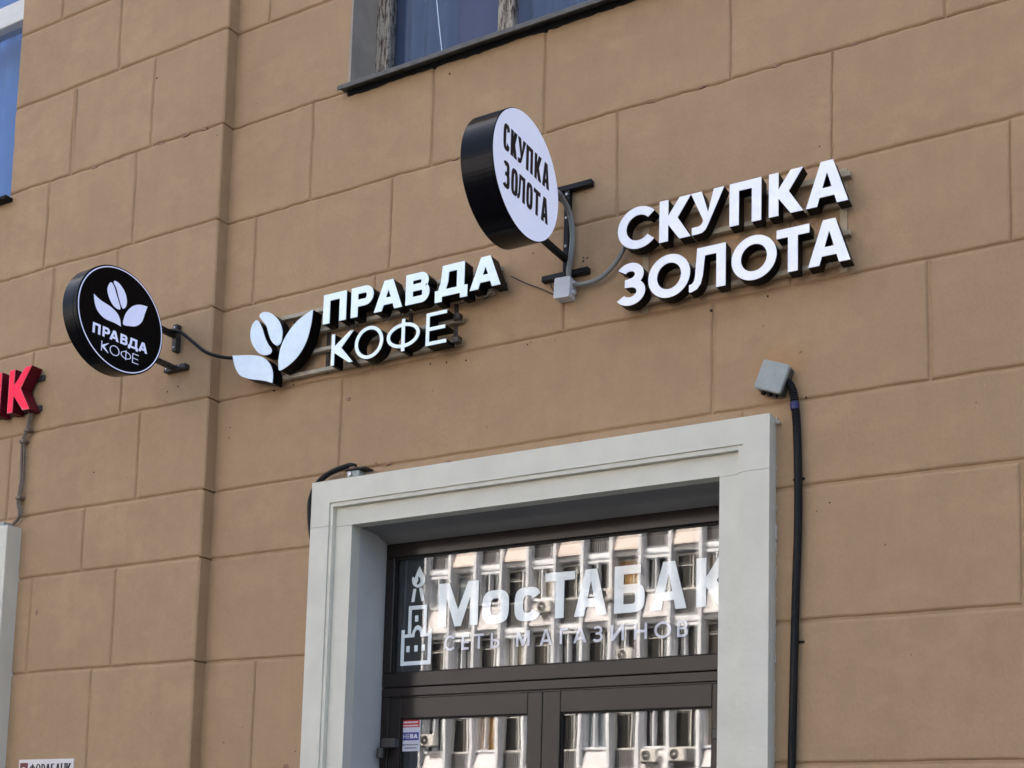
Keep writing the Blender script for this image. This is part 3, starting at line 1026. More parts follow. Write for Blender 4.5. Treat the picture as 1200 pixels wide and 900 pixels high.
def curtain(x0, x1, z0, z1, y, mat, label, amp=.030, freq=62):
    n_ = int((x1 - x0) / .012)
    vs_ = []
    for i in range(n_ + 1):
        x = x0 + (x1 - x0) * i / n_
        yy = y + amp * math.sin(x * freq + 2.2 * noise.noise(Vector((x * 3, 0, 0)))) * (.6 + .5 * noise.noise(Vector((x * 5, 3, 0))))
        for d in (0, .004):
            vs_ += [(x, yy + d, z0), (x, yy + d, z1)]
    fs = []
    for i in range(n_):
        a, b = i * 4, (i + 1) * 4
        fs += [(a, b, b + 1, a + 1), (a + 2, a + 3, b + 3, b + 2)]
    mb = MB()
    mb.add(vs_, fs, True)
    o = mb.build('curtain', mat)
    return tag(o, label, 'curtain', 'curtains behind the upper windows')


curtain(WX0 - .35, -3.22, WZ0 + .04, WZ1 - .02, .285, 'curtain_blue', 'blue curtain gathered at the left side of the peeling upper window')
curtain(-3.25, -2.86, WZ0 + .04, WZ1 - .02, .300, 'curtain_grey', 'greyish violet curtain hanging left of the peeling window mullion', .014, 23)
curtain(-2.89, -2.20, WZ0 + .04, WZ1 - .02, .285, 'curtain_blue', 'blue pleated curtain right of the peeling window mullion')

# ---- window in the pier (left edge of the picture)
lw = MB()
LY = .02
for (a, b, c, d) in ((LWX0, LWX0 + .06, LWZ0, LWZ1), (LWX1 - .015, LWX1, LWZ0, LWZ1), (LWX0 + .061, LWX1 - .016, LWZ1 - .07, LWZ1),
                     (LWX0 + .061, LWX1 - .016, LWZ0, LWZ0 + .05)):
    lw.box(a, b, LY, LY + .07, c, d, .004)
lwo = lw.build('window', 'pvc_white', bld)
tb = MB()
tb.box(LWX0 + .061, LWX1 - .016, LY - .012, LY + .07, 6.165, 6.225, .004)
tb.box(LWX0 + .061, LWX1 - .016, LY - .003, LY + .07, 6.228, 6.305, .004)
tbo = tb.build('transom_bar', 'pvc_white', lwo)
MB().box(LWX0 + .061, LWX1 - .016, LY + .03, LY + .034, LWZ0 + .05, 6.164).build('pane', 'pane_window', lwo)
MB().box(LWX0 + .061, LWX1 - .016, LY + .03, LY + .034, 6.306, LWZ1 - .07).build('pane', 'pane_window', lwo)
MB().box(LWX0 - .03, LWX1 + .03, -PIER - .045, LY, LWZ0 - .026, LWZ0 - .006, .004).build('sill', 'sill_dark', lwo)
curtain(LWX0 + .05, LWX1 + .25, LWZ0 + .03, LWZ1 - .02, .22, 'reflected_sky_blue', 'bright blue sheet standing for the sky reflected in the white framed window at the left edge', .03, 22)  # folded backing sheet; its blue paints in the sky reflection

# ---- neighbouring white surround at the left edge
ls = MB()
ls.box(LDX1, -5.598, -.148, -PIER + .012, 0, 3.188, .003)
ls.box(LDX1 - 2.0, LDX1 - .0005, -.148, -PIER + .012, 3.05, 3.188, .003)
ls.box(LDX1 - 2.12, LDX1 - 2.0005, -.148, -PIER + .012, 0, 3.188, .003)
ls.build('door_surround', 'surround_white', bld)
ld = MB()
ld.box(LDX1 - 2.0, LDX1, .10, .15, 0, 3.05)
ldo = ld.build('door', 'door_metal', bld)
MB().box(LDX1 - 1.8, LDX1 - .2, .092, .096, .3, 2.8).build('pane', 'pane_outer', ldo)

# ---- drill holes, plugs and chips in the plaster (parts of the wall)
for (x, z_, r_) in ((-3.09, 3.668, .005), (-3.005, 3.660, .005), (-2.905, 3.652, .005), (-2.60, 3.668, .004), (-2.585, 3.676, .003), (-2.345, 3.975, .005), (-2.325, 3.985, .004),
                    (-2.345, 3.99, .004), (-2.585, 4.06, .004), (-1.70, 3.80, .005), (-1.55, 3.670, .005), (-1.78, 3.658, .006), (-1.40, 3.255, .004), (-1.31, 2.85, .004),
                    (-4.24, 3.55, .004), (-4.245, 3.50, .004), (-3.86, 3.70, .004), (-3.98, 3.69, .004), (-3.04, 4.985, .006), (-2.62, 4.42, .003), (-1.35, 4.21, .003),
                    (-4.18, 2.05, .004), (-3.72, 1.99, .004), (-3.75, 2.0, .003)):
    MB().lathe([(0, .0012), (r_ * .8, .001), (r_, -.004)], (x, 0, z_), X, Z, NY, 10).build('drill_hole', 'hole_dark', bld)
for (x, z_, r_) in ((-4.80, 5.43, .006), (-5.08, 3.42, .005), (-4.60, 3.76, .005), (-4.53, 3.775, .005), (-5.22, 5.02, .003), (-4.36, 5.01, .004)):
    MB().lathe([(0, .0012), (r_ * .8, .001), (r_, -.004)], (x, -PIER, z_), X, Z, NY, 10).build('drill_hole', 'hole_dark', bld)


def chip(x, z_, y, rx, rz, seed):
    pts = []
    for k in range(11):
        a = 2 * math.pi * k / 11
        q = .75 + .5 * noise.noise(Vector((math.cos(a) * 1.7, math.sin(a) * 1.7, seed)))
        pts.append((x + rx * q * math.cos(a), z_ + rz * q * math.sin(a)))
    MB().prism([pts], (0, 0, 0), X, Z, NY, -y - .004, -y + .0015).build('plaster_chip', 'chip_plaster', bld)


chip(-3.53, 3.578, 0, .018, .012, 1.0)
chip(-5.44, 2.735, -PIER, .012, .018, 5.0)
chip(-2.475, 3.89, 0, .007, .022, 9.0)
chip(-3.365, 3.262, 0, .012, .006, 13.0)
chip(-3.80, 1.93, 0, .025, .02, 17.0)
chip(-1.42, 3.43, 0, .010, .006, 21.0)
for x_, z_, y_, a_, b_ in ((-2.93, 3.192, -.070, .020, .006), (-2.30, 3.190, -.071, .008, .004), (-3.30, 3.2495, 0, .016, .005), (-1.60, 3.189, -.071, .006, .004)):
    chip(x_, z_, y_, a_, b_, x_ * 7)
for x_, z_ in ((-4.75, 5.066), (-4.58, 5.070), (-5.02, 5.060), (-5.23, 5.062), (-4.45, 5.068)):
    chip(x_, z_, -PIER + .002, .030, .010, x_ * 5)
for x_, z_ in ((-2.05, 4.580), (-1.83, 4.583), (-3.0, 4.578), (-1.52, 4.58), (-1.22, 4.576)):
    chip(x_, z_, .002, .022, .006, x_ * 5)

# ================================================================== SIGNS
# ---- gold-buying sign: two rows of white channel letters
SY, SD = .088, .056
sg = empty('letter_sign', 'white block letters СКУПКА ЗОЛОТА with black sides on beige rails', 'sign')
R1 = [('С', -2.143, -1.979), ('К', -1.963, -1.831), ('У', -1.828, -1.695), ('П', -1.672, -1.546), ('К', -1.516, -1.384), ('А', -1.373, -1.216)]
for ch, a, b in R1:
    channel_letter(sg, place(glyph(ch, b - a, .1665, .037, 2.0, .033), a, 3.9285), -SY, SD, face='acrylic_gold')
R2 = [('З', -2.146, -2.020), ('О', -2.007, -1.831), ('Л', -1.834, -1.686), ('О', -1.662, -1.485), ('Т', -1.485, -1.360), ('А', -1.364, -1.208)]
for ch, a, b in R2:
    channel_letter(sg, place(glyph(ch, b - a, .1675, .037, 2.0, .033), a, 3.7035), -SY, SD, face='acrylic_gold')
for z_ in (4.062, 3.957, 3.838, 3.735):
    MB().box(-2.11, -1.225, -.030, -.006, z_ - .010, z_ + .010, .002).build('rail', 'rail_beige', sg)
for x_ in (-2.06, -1.258):
    MB().box(x_ - .014, x_ + .014, -.0055, -.0005, 3.70, 4.10, .001).build('upright', 'rail_beige', sg)
for x_ in (-1.95, -1.62, -1.30):
    for z_ in (4.062, 3.735):
        MB().lathe([(0, .004), (.005, .003), (.006, 0)], (x_, -.030, z_), X, Z, NY, 8).build('screw', 'bolt_steel', sg)

# ---- coffee sign: sprout emblem and two rows of letters
sg2 = empty('letter_sign', 'coffee shop sign of white letters ПРАВДА КОФЕ with leaf emblem and black sides', 'sign')
CY_, CD = .100, .064
for ch, a, b in (('П', -3.614, -3.485), ('Р', -3.457, -3.335), ('А', -3.329, -3.178), ('В', -3.160, -3.036), ('А', -2.829, -2.678)):
    channel_letter(sg2, place(glyph(ch, b - a, .135, .037, 2.0, .031), a, 3.9025), -CY_, CD, face='acrylic_lit')
channel_letter(sg2, place(glyph('Д', -2.842 + 3.006, .135, .037, 2.0, .031), -3.006, 3.9055), -CY_, CD, face='acrylic_lit')
for ch, a, b in (('К', -3.558, -3.437), ('О', -3.427, -3.273), ('Ф', -3.253, -3.079), ('Е', -3.046, -2.941)):
    channel_letter(sg2, place(glyph(ch, b - a, .143, .0165, 2.0, .0150), a, 3.7015), -CY_, CD, face='acrylic_lit')
BEAN1 = [(-4.012, 3.997), (-3.991, 3.980), (-3.970, 3.942), (-3.952, 3.899), (-3.931, 3.865), (-3.911, 3.840), (-3.915, 3.822), (-3.943, 3.818), (-3.982, 3.832), (-4.012, 3.860),
         (-4.037, 3.899), (-4.045, 3.941), (-4.036, 3.979)]
BEAN2 = [(-3.959, 4.027), (-3.924, 4.014), (-3.888, 3.984), (-3.864, 3.952), (-3.851, 3.915), (-3.852, 3.876), (-3.861, 3.858), (-3.877, 3.852), (-3.899, 3.864), (-3.919, 3.888),
         (-3.934, 3.921), (-3.949, 3.958), (-3.977, 3.991), (-3.994, 4.012), (-3.985, 4.025)]
LEAFR = [(-3.675, 3.984, 1), (-3.717, 3.969), (-3.765, 3.946), (-3.806, 3.912), (-3.838, 3.873), (-3.857, 3.833), (-3.865, 3.785), (-3.863, 3.745), (-3.854, 3.730), (-3.814, 3.742),
         (-3.767, 3.768), (-3.732, 3.801), (-3.704, 3.845), (-3.689, 3.891), (-3.680, 3.933)]
LEAFL = [(-4.150, 3.852, 1), (-4.117, 3.846), (-4.059, 3.838), (-4.001, 3.826), (-3.962, 3.811), (-3.929, 3.786), (-3.905, 3.752), (-3.895, 3.716), (-3.897, 3.678, 1), (-3.923, 3.689),
         (-3.968, 3.703), (-4.032, 3.719), (-4.085, 3.740), (-4.112, 3.764), (-4.134, 3.801)]
for nm, lp in (('bean_half', BEAN1), ('bean_half', BEAN2), ('leaf', LEAFR), ('leaf', LEAFL)):
    c = MB().prism([spline_loop(lp, 4)], (0, 0, 0), X, Z, NY, CY_ - CD, CY_ - .0035).build(nm, 'can_black', sg2)
    MB().prism([spline_loop(lp, 4)], (0, 0, 0), X, Z, NY, CY_ - .0035, CY_).build('leaf_face' if nm == 'leaf' else 'bean_face', 'acrylic_white', c)
for z_, x1_ in ((4.014, -2.72), (3.918, -2.76), (3.824, -2.915), (3.727, -2.915)):
    MB().box(-3.93, x1_, -.034, -.008, z_ - .0095, z_ + .0095, .002).build('rail', 'rail_tan', sg2)
for x_ in (-3.86, -3.66, -3.20, -2.96):
    MB().box(x_ - .009, x_ + .009, -.0075, -.0008, 3.718, 4.03 if x_ > -3.7 else 4.0, .001).build('upright', 'bracket_worn', sg2)
for i_ in range(9):                                   # LED leads hanging under the letters
    xa = random.uniform(-3.6, -2.8)
    za = 3.905
    MB().tube([(xa, -.045, za), (xa + .02, -.050, za - .022), (xa + .05, -.045, za - .004)], .003, 6, 5).build('lead', 'wire_dark', sg2)
for x_, z_ in ((-2.925, 3.835), (-2.925, 3.735), (-2.705, 3.93)):
    MB().box(x_ - .02, x_ + .012, -.05, -.02, z_ - .018, z_ + .012, .003).build('bracket_end', 'bracket_worn', sg2)

# ---- round projecting sign (gold)
D1X, D1Y, D1Z, D1R, D1T = -2.342, -.452, 4.107, .238, .142
rs = empty('round_sign', 'round projecting sign with white face reading СКУПКА ЗОЛОТА and black rim', 'sign', 'round projecting signs')
cc = (D1X, D1Y, D1Z)
MB().lathe([(0, -D1T), (D1R - .004, -D1T), (D1R, -D1T + .004), (D1R, -.004), (D1R - .003, -.0005), (D1R - .003, -.006), (0, -.006)], cc, Y, Z, X, 96).build('housing', 'housing_black', rs)
fc = MB().lathe([(0, 0), (D1R - .0035, 0), (D1R - .0035, -.0055)], cc, Y, Z, X, 96).build('face', 'acrylic_disc', rs)
MB().lathe([(D1R - .020, -D1T + .0005), (D1R - .020, -D1T - .0008), (0, -D1T - .0008)][::-1], cc, Y, Z, X, 96).build('face', 'acrylic_disc', rs)
for row, zb in (((('С', -.622, -.580), ('К', -.572, -.529), ('У', -.522, -.468), ('П', -.463, -.416), ('К', -.402, -.352), ('А', -.343, -.293)), 4.128),
                ((('З', -.617, -.574), ('О', -.562, -.518), ('Л', -.518, -.466), ('О', -.455, -.411), ('Т', -.403, -.355), ('А', -.346, -.296)), 3.987)):
    for ch, a, b in row:
        MB().prism(place(glyph(ch, b - a, .099, .0164, 3.2, .0158), a, zb), (D1X, 0, 0), Y, Z, X, .0003, .002).build('letter', 'print_black', fc)
PX = -2.412
MB().box(PX - .012, PX + .012, -.030, -.004, 3.935, 4.279, .002).build('bracket_post', 'bracket_black', rs)
MB().box(-2.520, -2.300, -.030, -.002, 4.280, 4.304, .002).build('bracket_bar', 'bracket_black', rs)
MB().box(-2.524, -2.308, -.030, -.002, 3.910, 3.934, .002).build('bracket_bar', 'bracket_black', rs)
for z_ in (4.225, 3.985):
    MB().box(PX - .0115, PX + .0115, -.26, -.0305, z_ - .012, z_ + .012, .002).build('bracket_arm', 'bracket_black', rs)
for z_ in (4.262, 4.16, 4.04):
    MB().lathe([(0, .005), (.005, .004), (.007, 0)], (PX, -.030, z_), X, Z, NY, 8).build('bolt', 'bolt_steel', rs)

# ---- round projecting sign (coffee)
D2X, D2Y, D2Z, D2R, D2T = -4.487, -.452, 3.944, .242, .098
rs2 = empty('round_sign', 'round black projecting sign with leaf emblem reading ПРАВДА КОФЕ', 'sign', 'round projecting signs')
cc = (D2X, D2Y, D2Z)
MB().lathe([(0, -D2T), (D2R - .010, -D2T), (D2R - .004, -D2T + .003), (D2R - .004, -.030), (D2R - .008, -.028), (D2R - .008, -.024), (D2R, -.022), (D2R, -.003), (D2R - .003, 0), (D2R - .006, 0),
            (D2R - .006, -.004), (0, -.004)], cc, Y, Z, X, 96).build('housing', 'housing_black', rs2)
fc2 = MB().lathe([(0, -.0005), (D2R - .007, -.0005), (D2R - .007, -.0038)], cc, Y, Z, X, 96).build('face', 'face_black', rs2)
MB().lathe([(D2R - .0115, -.0003), (D2R - .0115, .001), (D2R - .0072, .001), (D2R - .0072, -.0003)], cc, Y, Z, X, 96).build('ring', 'acrylic_small', fc2)
SH = .04
for ch, a, b in (('П', -.603, -.562), ('Р', -.550, -.511), ('А', -.511, -.461), ('В', -.452, -.412), ('Д', -.408, -.352), ('А', -.349, -.298)):
    MB().prism(place(glyph(ch, b - a, .0465, .0115, 2.0, .0098), a, 3.854, SH), (D2X, 0, 0), Y, Z, X, -.0003, .0012).build('letter', 'acrylic_small', fc2)
for ch, a, b in (('К', -.552, -.512), ('О', -.506, -.453), ('Ф', -.445, -.388), ('Е', -.380, -.345)):
    MB().prism(place(glyph(ch, b - a, .045, .0034, 2.0, .0031), a, 3.787, SH), (D2X, 0, 0), Y, Z, X, -.0003, .0012).build('letter', 'acrylic_small', fc2)
for nm, lp in (('bean_half', [(-.522, 4.094), (-.538, 4.061), (-.532, 4.031), (-.511, 4.001), (-.487, 3.988), (-.463, 3.991), (-.470, 4.015), (-.488, 4.050), (-.502, 4.079)]),
               ('bean_half', [(-.500, 4.110), (-.473, 4.105), (-.444, 4.081), (-.430, 4.048), (-.432, 4.018), (-.446, 4.001), (-.458, 4.010), (-.476, 4.046), (-.490, 4.079), (-.506, 4.098)]),
               ('leaf', [(-.608, 4.003, 1), (-.570, 3.989), (-.517, 3.982), (-.478, 3.966), (-.461, 3.944), (-.454, 3.914, 1), (-.490, 3.917), (-.543, 3.916), (-.581, 3.934), (-.600, 3.964)]),
               ('leaf', [(-.312, 4.066, 1), (-.359, 4.056), (-.397, 4.032), (-.426, 3.994), (-.439, 3.959), (-.441, 3.929), (-.406, 3.935), (-.368, 3.950), (-.338, 3.983), (-.325, 4.025)])):
    MB().prism([spline_loop(lp, 4)], (D2X, 0, 0), Y, Z, X, -.0003, .0012).build(nm, 'acrylic_small', fc2)
P2 = -4.542
MB().box(P2 - .014, P2 + .014, -PIER - .030, -PIER + .001, 3.944, 4.078, .002).build('bracket_bar', 'bracket_worn', rs2)
MB().box(-4.602, -4.460, -PIER - .030, -PIER + .001, 3.846, 3.872, .002).build('bracket_bar', 'bracket_worn', rs2)
MB().box(P2 - .012, P2 + .012, -.24, -PIER - .0305, 4.008, 4.036, .002).build('bracket_arm', 'bracket_black', rs2)
MB().box(P2 - .012, P2 + .012, -.26, -PIER - .0305, 3.850, 3.874, .002).build('bracket_arm', 'bracket_worn', rs2)
for x_, z_ in ((P2, 4.062), (P2, 3.962), (-4.50, 3.862), (-4.585, 3.862)):
    MB().lathe([(0, .004), (.005, .003), (.006, 0)], (x_, -PIER - .030, z_), X, Z, NY, 8).build('bolt', 'bolt_steel', rs2)

# ---- red letters at the left edge
rd = empty('letter_sign', 'red bank letters НК cut off at the left edge of the picture', 'sign')
for ch, a, b in (('Н', -5.895, -5.735), ('К', -5.675, -5.502)):
    lp = place(glyph(ch, b - a, .232, .042, 2.0, .040), a, 3.787)
    c = MB().prism(lp, (0, 0, 0), X, Z, NY, .075, .137).build('letter', 'red_side', rd)
    MB().prism(lp, (0, 0, 0), X, Z, NY, .137, .140).build('letter_rim', 'red_rim', c)
    lp2 = place(glyph(ch, b - a - .010, .222, .032, 2.0, .030), a + .005, 3.792)
    MB().prism(lp2, (0, 0, 0), X, Z, NY, .140, .1412).build('letter_face', 'red_face', c)
MB().box(-6.0, -5.50, -.075, -PIER + .001, 3.80, 3.83, .002).build('rail', 'bracket_worn', rd)
MB().box(-6.0, -5.49, -.0745, -PIER + .001, 3.96, 3.99, .002).build('rail', 'bracket_worn', rd)

# ---- bank plaque, cut by the lower edge of the picture
pq = empty('wall_plaque', 'white plaque with dark serif lettering and maroon emblem on the lower pier', 'plaque')
MB().box(-5.487, -5.088, -PIER - .008, -PIER + .002, 1.60, 1.986, .002).build('plate', 'plaque_white', pq)
MB().box(-5.474, -5.418, -PIER - .0095, -PIER - .0081, 1.905, 1.969, 0).build('emblem_square', 'print_maroon', pq)
for k, rr in enumerate((.020, .011)):
    lp = arc(-5.446, 1.922, rr + .004, rr + .006, 10, 170, 12) + arc(-5.446, 1.922, rr, rr, 170, 10, 12)
    MB().prism([lp], (0, 0, 0), X, Z, NY, PIER + .0096, PIER + .011).build('emblem_arc', 'print_white', pq)
xs_ = -5.402
for ch, wd in zip('ФОРАБАНК', (.046, .042, .032, .040, .034, .040, .040, .036)):
    lps = place(glyph(ch, wd * .86, .058, .0088, 2.0, .0042), xs_, 1.905)
    mb = MB().prism(lps, (0, 0, 0), X, Z, NY, PIER + .0082, PIER + .0095)
    if ch in 'РНКАФ':                                 # slab serifs
        for sx in ((xs_ - .002, xs_ + .012),) + (((xs_ + wd * .86 - .012, xs_ + wd * .86 + .002),) if ch in 'НКА' else ()):
            mb.box(sx[0], sx[1], -PIER - .0097, -PIER - .0083, 1.903, 1.9065)
            if ch in 'НК':
                mb.box(sx[0], sx[1], -PIER - .0097, -PIER - .0083, 1.9605, 1.964)
    mb.build('letter', 'print_black', pq)
    xs_ += wd * .97

# ---- sticker on the left door glass
stk = empty('sticker', 'small white notice sticker with red band and blue panel on left door glass', 'sticker')
sy = .2218
MB().box(-3.340, -3.238, .2206, sy, 2.010, 2.163).build('paper', 'sticker_paper', stk)
MB().box(-3.335, -3.243, .2202, .22055, 2.116, 2.149).build('red_band', 'print_red', stk)
MB().box(-3.333, -3.245, .2202, .22055, 2.058, 2.094).build('blue_panel', 'print_blue', stk)
for zz, hh in ((2.135, .007), (2.121, .006)):
    xx = -3.330
    while xx < -3.254:
        ww = random.uniform(.004, .007)
        MB().box(xx, xx + ww, .2198, .22015, zz, zz + hh).build('print_mark', 'print_white', stk)
        xx += ww + .0018
for ch, a, b, t_ in (('Н', -3.329, -3.312, .0028), ('В', -3.292, -3.274, .006), ('А', -3.272, -3.251, .006)):
    MB().prism(place(glyph(ch, b - a, .019, t_, 2.0, t_ * .8), a, 2.067), (0, 0, 0), X, Z, NY, -.22015, -.2198).build('letter', 'print_white', stk)
for zz in (2.067, 2.075, 2.083):
    MB().box(-3.308, -3.297, .2198, .22015, zz, zz + .003).build('letter_bar', 'print_white', stk)
for zz, x0_, x1_ in ((2.036, -3.330, -3.247), (2.022, -3.320, -3.256)):
    xx = x0_
    while xx < x1_:
        ww = random.uniform(.003, .006)
        MB().box(xx, xx + ww, .2202, .22055, zz, zz + .005).build('print_mark', 'print_black', stk)
        xx += ww + .002

# ================================================================== BOXES, CONDUIT, CABLES
# grey junction box hanging askew
bx = empty('junction_box', 'grey square junction box hanging askew above the door surround', 'junction box')
BC = Vector((-1.508, 0, 3.329))
an = math.radians(-21.5)
UX = Vector((math.cos(an), 0, math.sin(an)))
UZ = Vector((-math.sin(an), 0, math.cos(an)))
rr_ = lambda h_, r_: [p for (sx, sz, a0) in ((1, 1, 0), (-1, 1, 90), (-1, -1, 180), (1, -1, 270)) for p in arc(sx * (h_ - r_), sz * (h_ - r_), r_, r_, a0, a0 + 90, 4)]
MB().prism([rr_(.053, .008)], BC, UX, UZ, NY, .010, .050).build('body', 'box_dark', bx)
MB().prism([rr_(.0545, .009)], BC, UX, UZ, NY, .051, .066).build('lid', 'box_grey', bx)
MB().prism([rr_(.0515, .008)], BC, UX, UZ, NY, .066, .0685).build('lid_panel', 'box_grey', bx)
for du in (-.026, 0.0, .026):
    MB().lathe([(0, .064), (.009, .064), (.011, .052), (0, .052)], BC + UX * du + Vector((0, -.030, 0)), UX, Vector((0, 1, 0)), -UZ, 14).build('gland', 'cable_black', bx)
cdpts = [(-1.478, -.034, 3.318), (-1.455, -.034, 3.306), (-1.440, -.030, 3.275), (-1.433, -.026, 3.222), (-1.426, -.024, 3.134), (-1.421, -.023, 2.95), (-1.421, -.023, 2.759),
         (-1.427, -.023, 2.55), (-1.432, -.023, 2.354), (-1.437, -.023, 2.1), (-1.441, -.023, 1.9), (-1.446, -.023, 1.5), (-1.452, -.023, 1.0), (-1.455, -.023, .3)]
cd = empty('conduit', 'black corrugated conduit running down the wall right of the doorway', 'conduit')
MB().tube(cdpts, lambda s: .0150 + .0011 * math.sin(s * 2 * math.pi / .0085), 12, 70).build('pipe', 'cable_black', cd)
MB().tube([(-1.4345, -.0262, 3.232), (-1.4325, -.0257, 3.205)], .0172, 14, 1).build('tape', 'tape_blue', cd)
for z_ in (2.95, 2.35, 1.8):
    MB().box(-1.447 if z_ > 2 else -1.46, -1.402 if z_ > 2 else -1.42, -.006, .0, z_ - .004, z_ + .004, .001).build('clip', 'cable_black', cd)

# white junction box under the gold bracket
wb = empty('junction_box', 'white junction box below the black bracket of the round gold sign', 'junction box')
WB = Vector((-2.411, 0, 3.854))
rrw = lambda h_, v_, r_: [p for (sx, sz, a0) in ((1, 1, 0), (-1, 1, 90), (-1, -1, 180), (1, -1, 270)) for p in arc(sx * (h_ - r_), sz * (v_ - r_), r_, r_, a0, a0 + 90, 4)]
wan = math.radians(-3)
WU = Vector((math.cos(wan), 0, math.sin(wan)))
WV = Vector((-math.sin(wan), 0, math.cos(wan)))
MB().prism([rrw(.035, .041, .006)], WB, WU, WV, NY, .001, .039).build('body', 'box_white', wb)
MB().prism([rrw(.0365, .0425, .007)], WB, WU, WV, NY, .040, .056).build('lid', 'box_white', wb)
for dz in (-.014, .022):
    MB().lathe([(0, .046), (.010, .046), (.012, .036), (0, .036)], WB + WV * dz + Vector((0, -.022, 0)), Vector((0, 1, 0)), WV, WU, 14).build('gland', 'box_white', wb)
MB().lathe([(0, .050), (.012, .050), (.014, .040), (0, .040)], WB + WU * .014 + Vector((0, -.022, 0)), WU, Vector((0, 1, 0)), WV, 14).build('gland', 'box_white', wb)

tag(MB().tube([(-2.397, -.022, 3.888), (-2.388, -.040, 3.93), (-2.375, -.050, 3.98), (-2.368, -.052, 4.067), (-2.372, -.070, 4.145), (-2.377, -.110, 4.182), (-2.374, -.17, 4.19), (-2.39, -.235, 4.17)],
              .0112, 12, 10).build('cable', 'cable_grey'), 'grey cable rising from the white junction box to the round sign', 'cable')
tag(MB().tube([(-2.376, -.024, 3.872), (-2.318, -.028, 3.862), (-2.252, -.032, 3.867), (-2.198, -.034, 3.899), (-2.158, -.038, 3.938), (-2.125, -.044, 3.99)],
              .0092, 12, 10).build('cable', 'cable_grey'), 'grey cable looping from the white junction box to the gold letters', 'cable')
tag(MB().tube([(-4.545, -.115, 4.040), (-4.50, -.11, 4.028), (-4.472, -.105, 4.012), (-4.405, -.100, 3.960), (-4.341, -.095, 3.910), (-4.279, -.088, 3.880), (-4.20, -.075, 3.858), (-4.10, -.060, 3.848)],
              .0085, 12, 10).build('cable', 'cable_black'), 'black cable from the round coffee sign to the leaf emblem', 'cable')
tag(MB().tube([(-3.672, -.018, 2.90), (-3.690, -.022, 2.958), (-3.702, -.026, 3.040), (-3.700, -.030, 3.129), (-3.660, -.034, 3.198), (-3.587, -.038, 3.236), (-3.485, -.040, 3.254), (-3.45, -.03, 3.25)],
              .0125, 12, 10).build('cable', 'cable_black'), 'thick black cable curling round the upper left corner of the door surround', 'cable')
cl = empty('cable_clamp', 'grey metal cable clamp on top of the door surround', 'clamp')
MB().box(-3.475, -3.405, -.064, -.012, 3.1905, 3.222, .004).build('body', 'box_grey', cl)
MB().box(-3.482, -3.365, -.070, -.010, 3.2225, 3.231, .003).build('plate', 'bracket_worn', cl)
MB().lathe([(0, .008), (.010, .007), (.011, 0)], (-3.452, -.064, 3.207), X, Z, NY, 12).build('bolt', 'bolt_steel', cl)
MB().box(-3.470, -3.435, -.058, -.020, 3.2315, 3.243, .004).build('nut', 'chip_plaster', cl)
lc = [(-5.565, -.085, 3.80), (-5.575, -.084, 3.74), (-5.590, -.084, 3.69), (-5.612, -.083, 3.65), (-5.612, -.083, 3.55), (-5.606, -.082, 3.437), (-5.618, -.082, 3.33), (-5.603, -.083, 3.27), (-5.60, -.085, 3.24), (-5.64, -.09, 3.205)]
lcab = empty('cable', 'tan painted cables running down the pier from the red letters', 'cable')
MB().tube(lc, .0085, 10, 8).build('strand', 'cable_tan', lcab)
MB().tube([(x + .022 + .004 * math.sin(z_ * 20), y - .004, z_) for x, y, z_ in lc[:-1]], .0045, 8, 8).build('strand', 'cable_tan', lcab)
for x_, z_ in ((-5.600, 3.645), (-5.60, 3.345), (-5.572, 3.70)):
    MB().box(x_ - .022, x_ + .018, -.100, -PIER, z_ - .010, z_ + .008, .004).build('clip', 'cable_tan', lcab)
tag(MB().box(-5.80, -5.655, -.13, -PIER, 3.1895, 3.215, .004).build('wall_bracket', 'box_grey'), 'small grey metal fitting on top of the left white surround', 'bracket')
tag(MB().tube([(-2.672, -.03, 3.965), (-2.61, -.012, 3.93), (-2.54, -.006, 3.895), (-2.485, -.006, 3.862), (-2.468, -.008, 3.855), (-2.45, -.01, 3.87), (-2.432, -.02, 3.878)], .0026, 6, 6).build('wire', 'wire_dark'),
    'thin loose wire between the coffee letters and the white junction box', 'wire')
tag(MB().tube([(-2.470, -.006, 3.855), (-2.478, -.012, 3.875), (-2.487, -.014, 3.90), (-2.476, -.012, 3.915), (-2.464, -.008, 3.90)], .0024, 6, 6).build('wire', 'wire_dark'),
    'short loop of bare wire sticking out of the wall plaster', 'wire')

# ================================================================== OFFICE BLOCK ACROSS THE STREET (seen mirrored in the door glass)
ofc = empty('office_building', 'sunlit white office block with vertical fins mirrored in the door glass', 'building')
OY = -45.0                                            # window plane; the facade looks towards +Y
PITCH = 1.482
OX0 = -34.5 - PITCH * 14
NB = 40
LEDGE = [1.2, 5.05, 8.45, 11.8, 15.0, 18.2, 21.4]
OX1 = OX0 + NB * PITCH
MB().box(OX0 - .3, OX1 + .3, OY - 12, OY - .35, -.12, 22.6).build('wall', 'office_white', ofc)
MB().box(OX0 - .5, OX1 + .5, OY - 12.1, OY + .5, 22.601, 23.0).build('roof', 'roof_felt', ofc)
MB().box(OX0 - .3, OX1 + .3, OY - .349, OY + .25, -.12, 1.05).build('plinth', 'office_rib', ofc)
fin_me = MB().box(-.085, .085, OY - .349, OY + .62, 1.06, 22.6, .015).mesh('fin', 'office_fin')
for i in range(NB + 1):
    o = link('fin', fin_me, ofc)
    o.location.x = OX0 + i * PITCH
HW = PITCH / 2 - .0855
ledge_me = {}
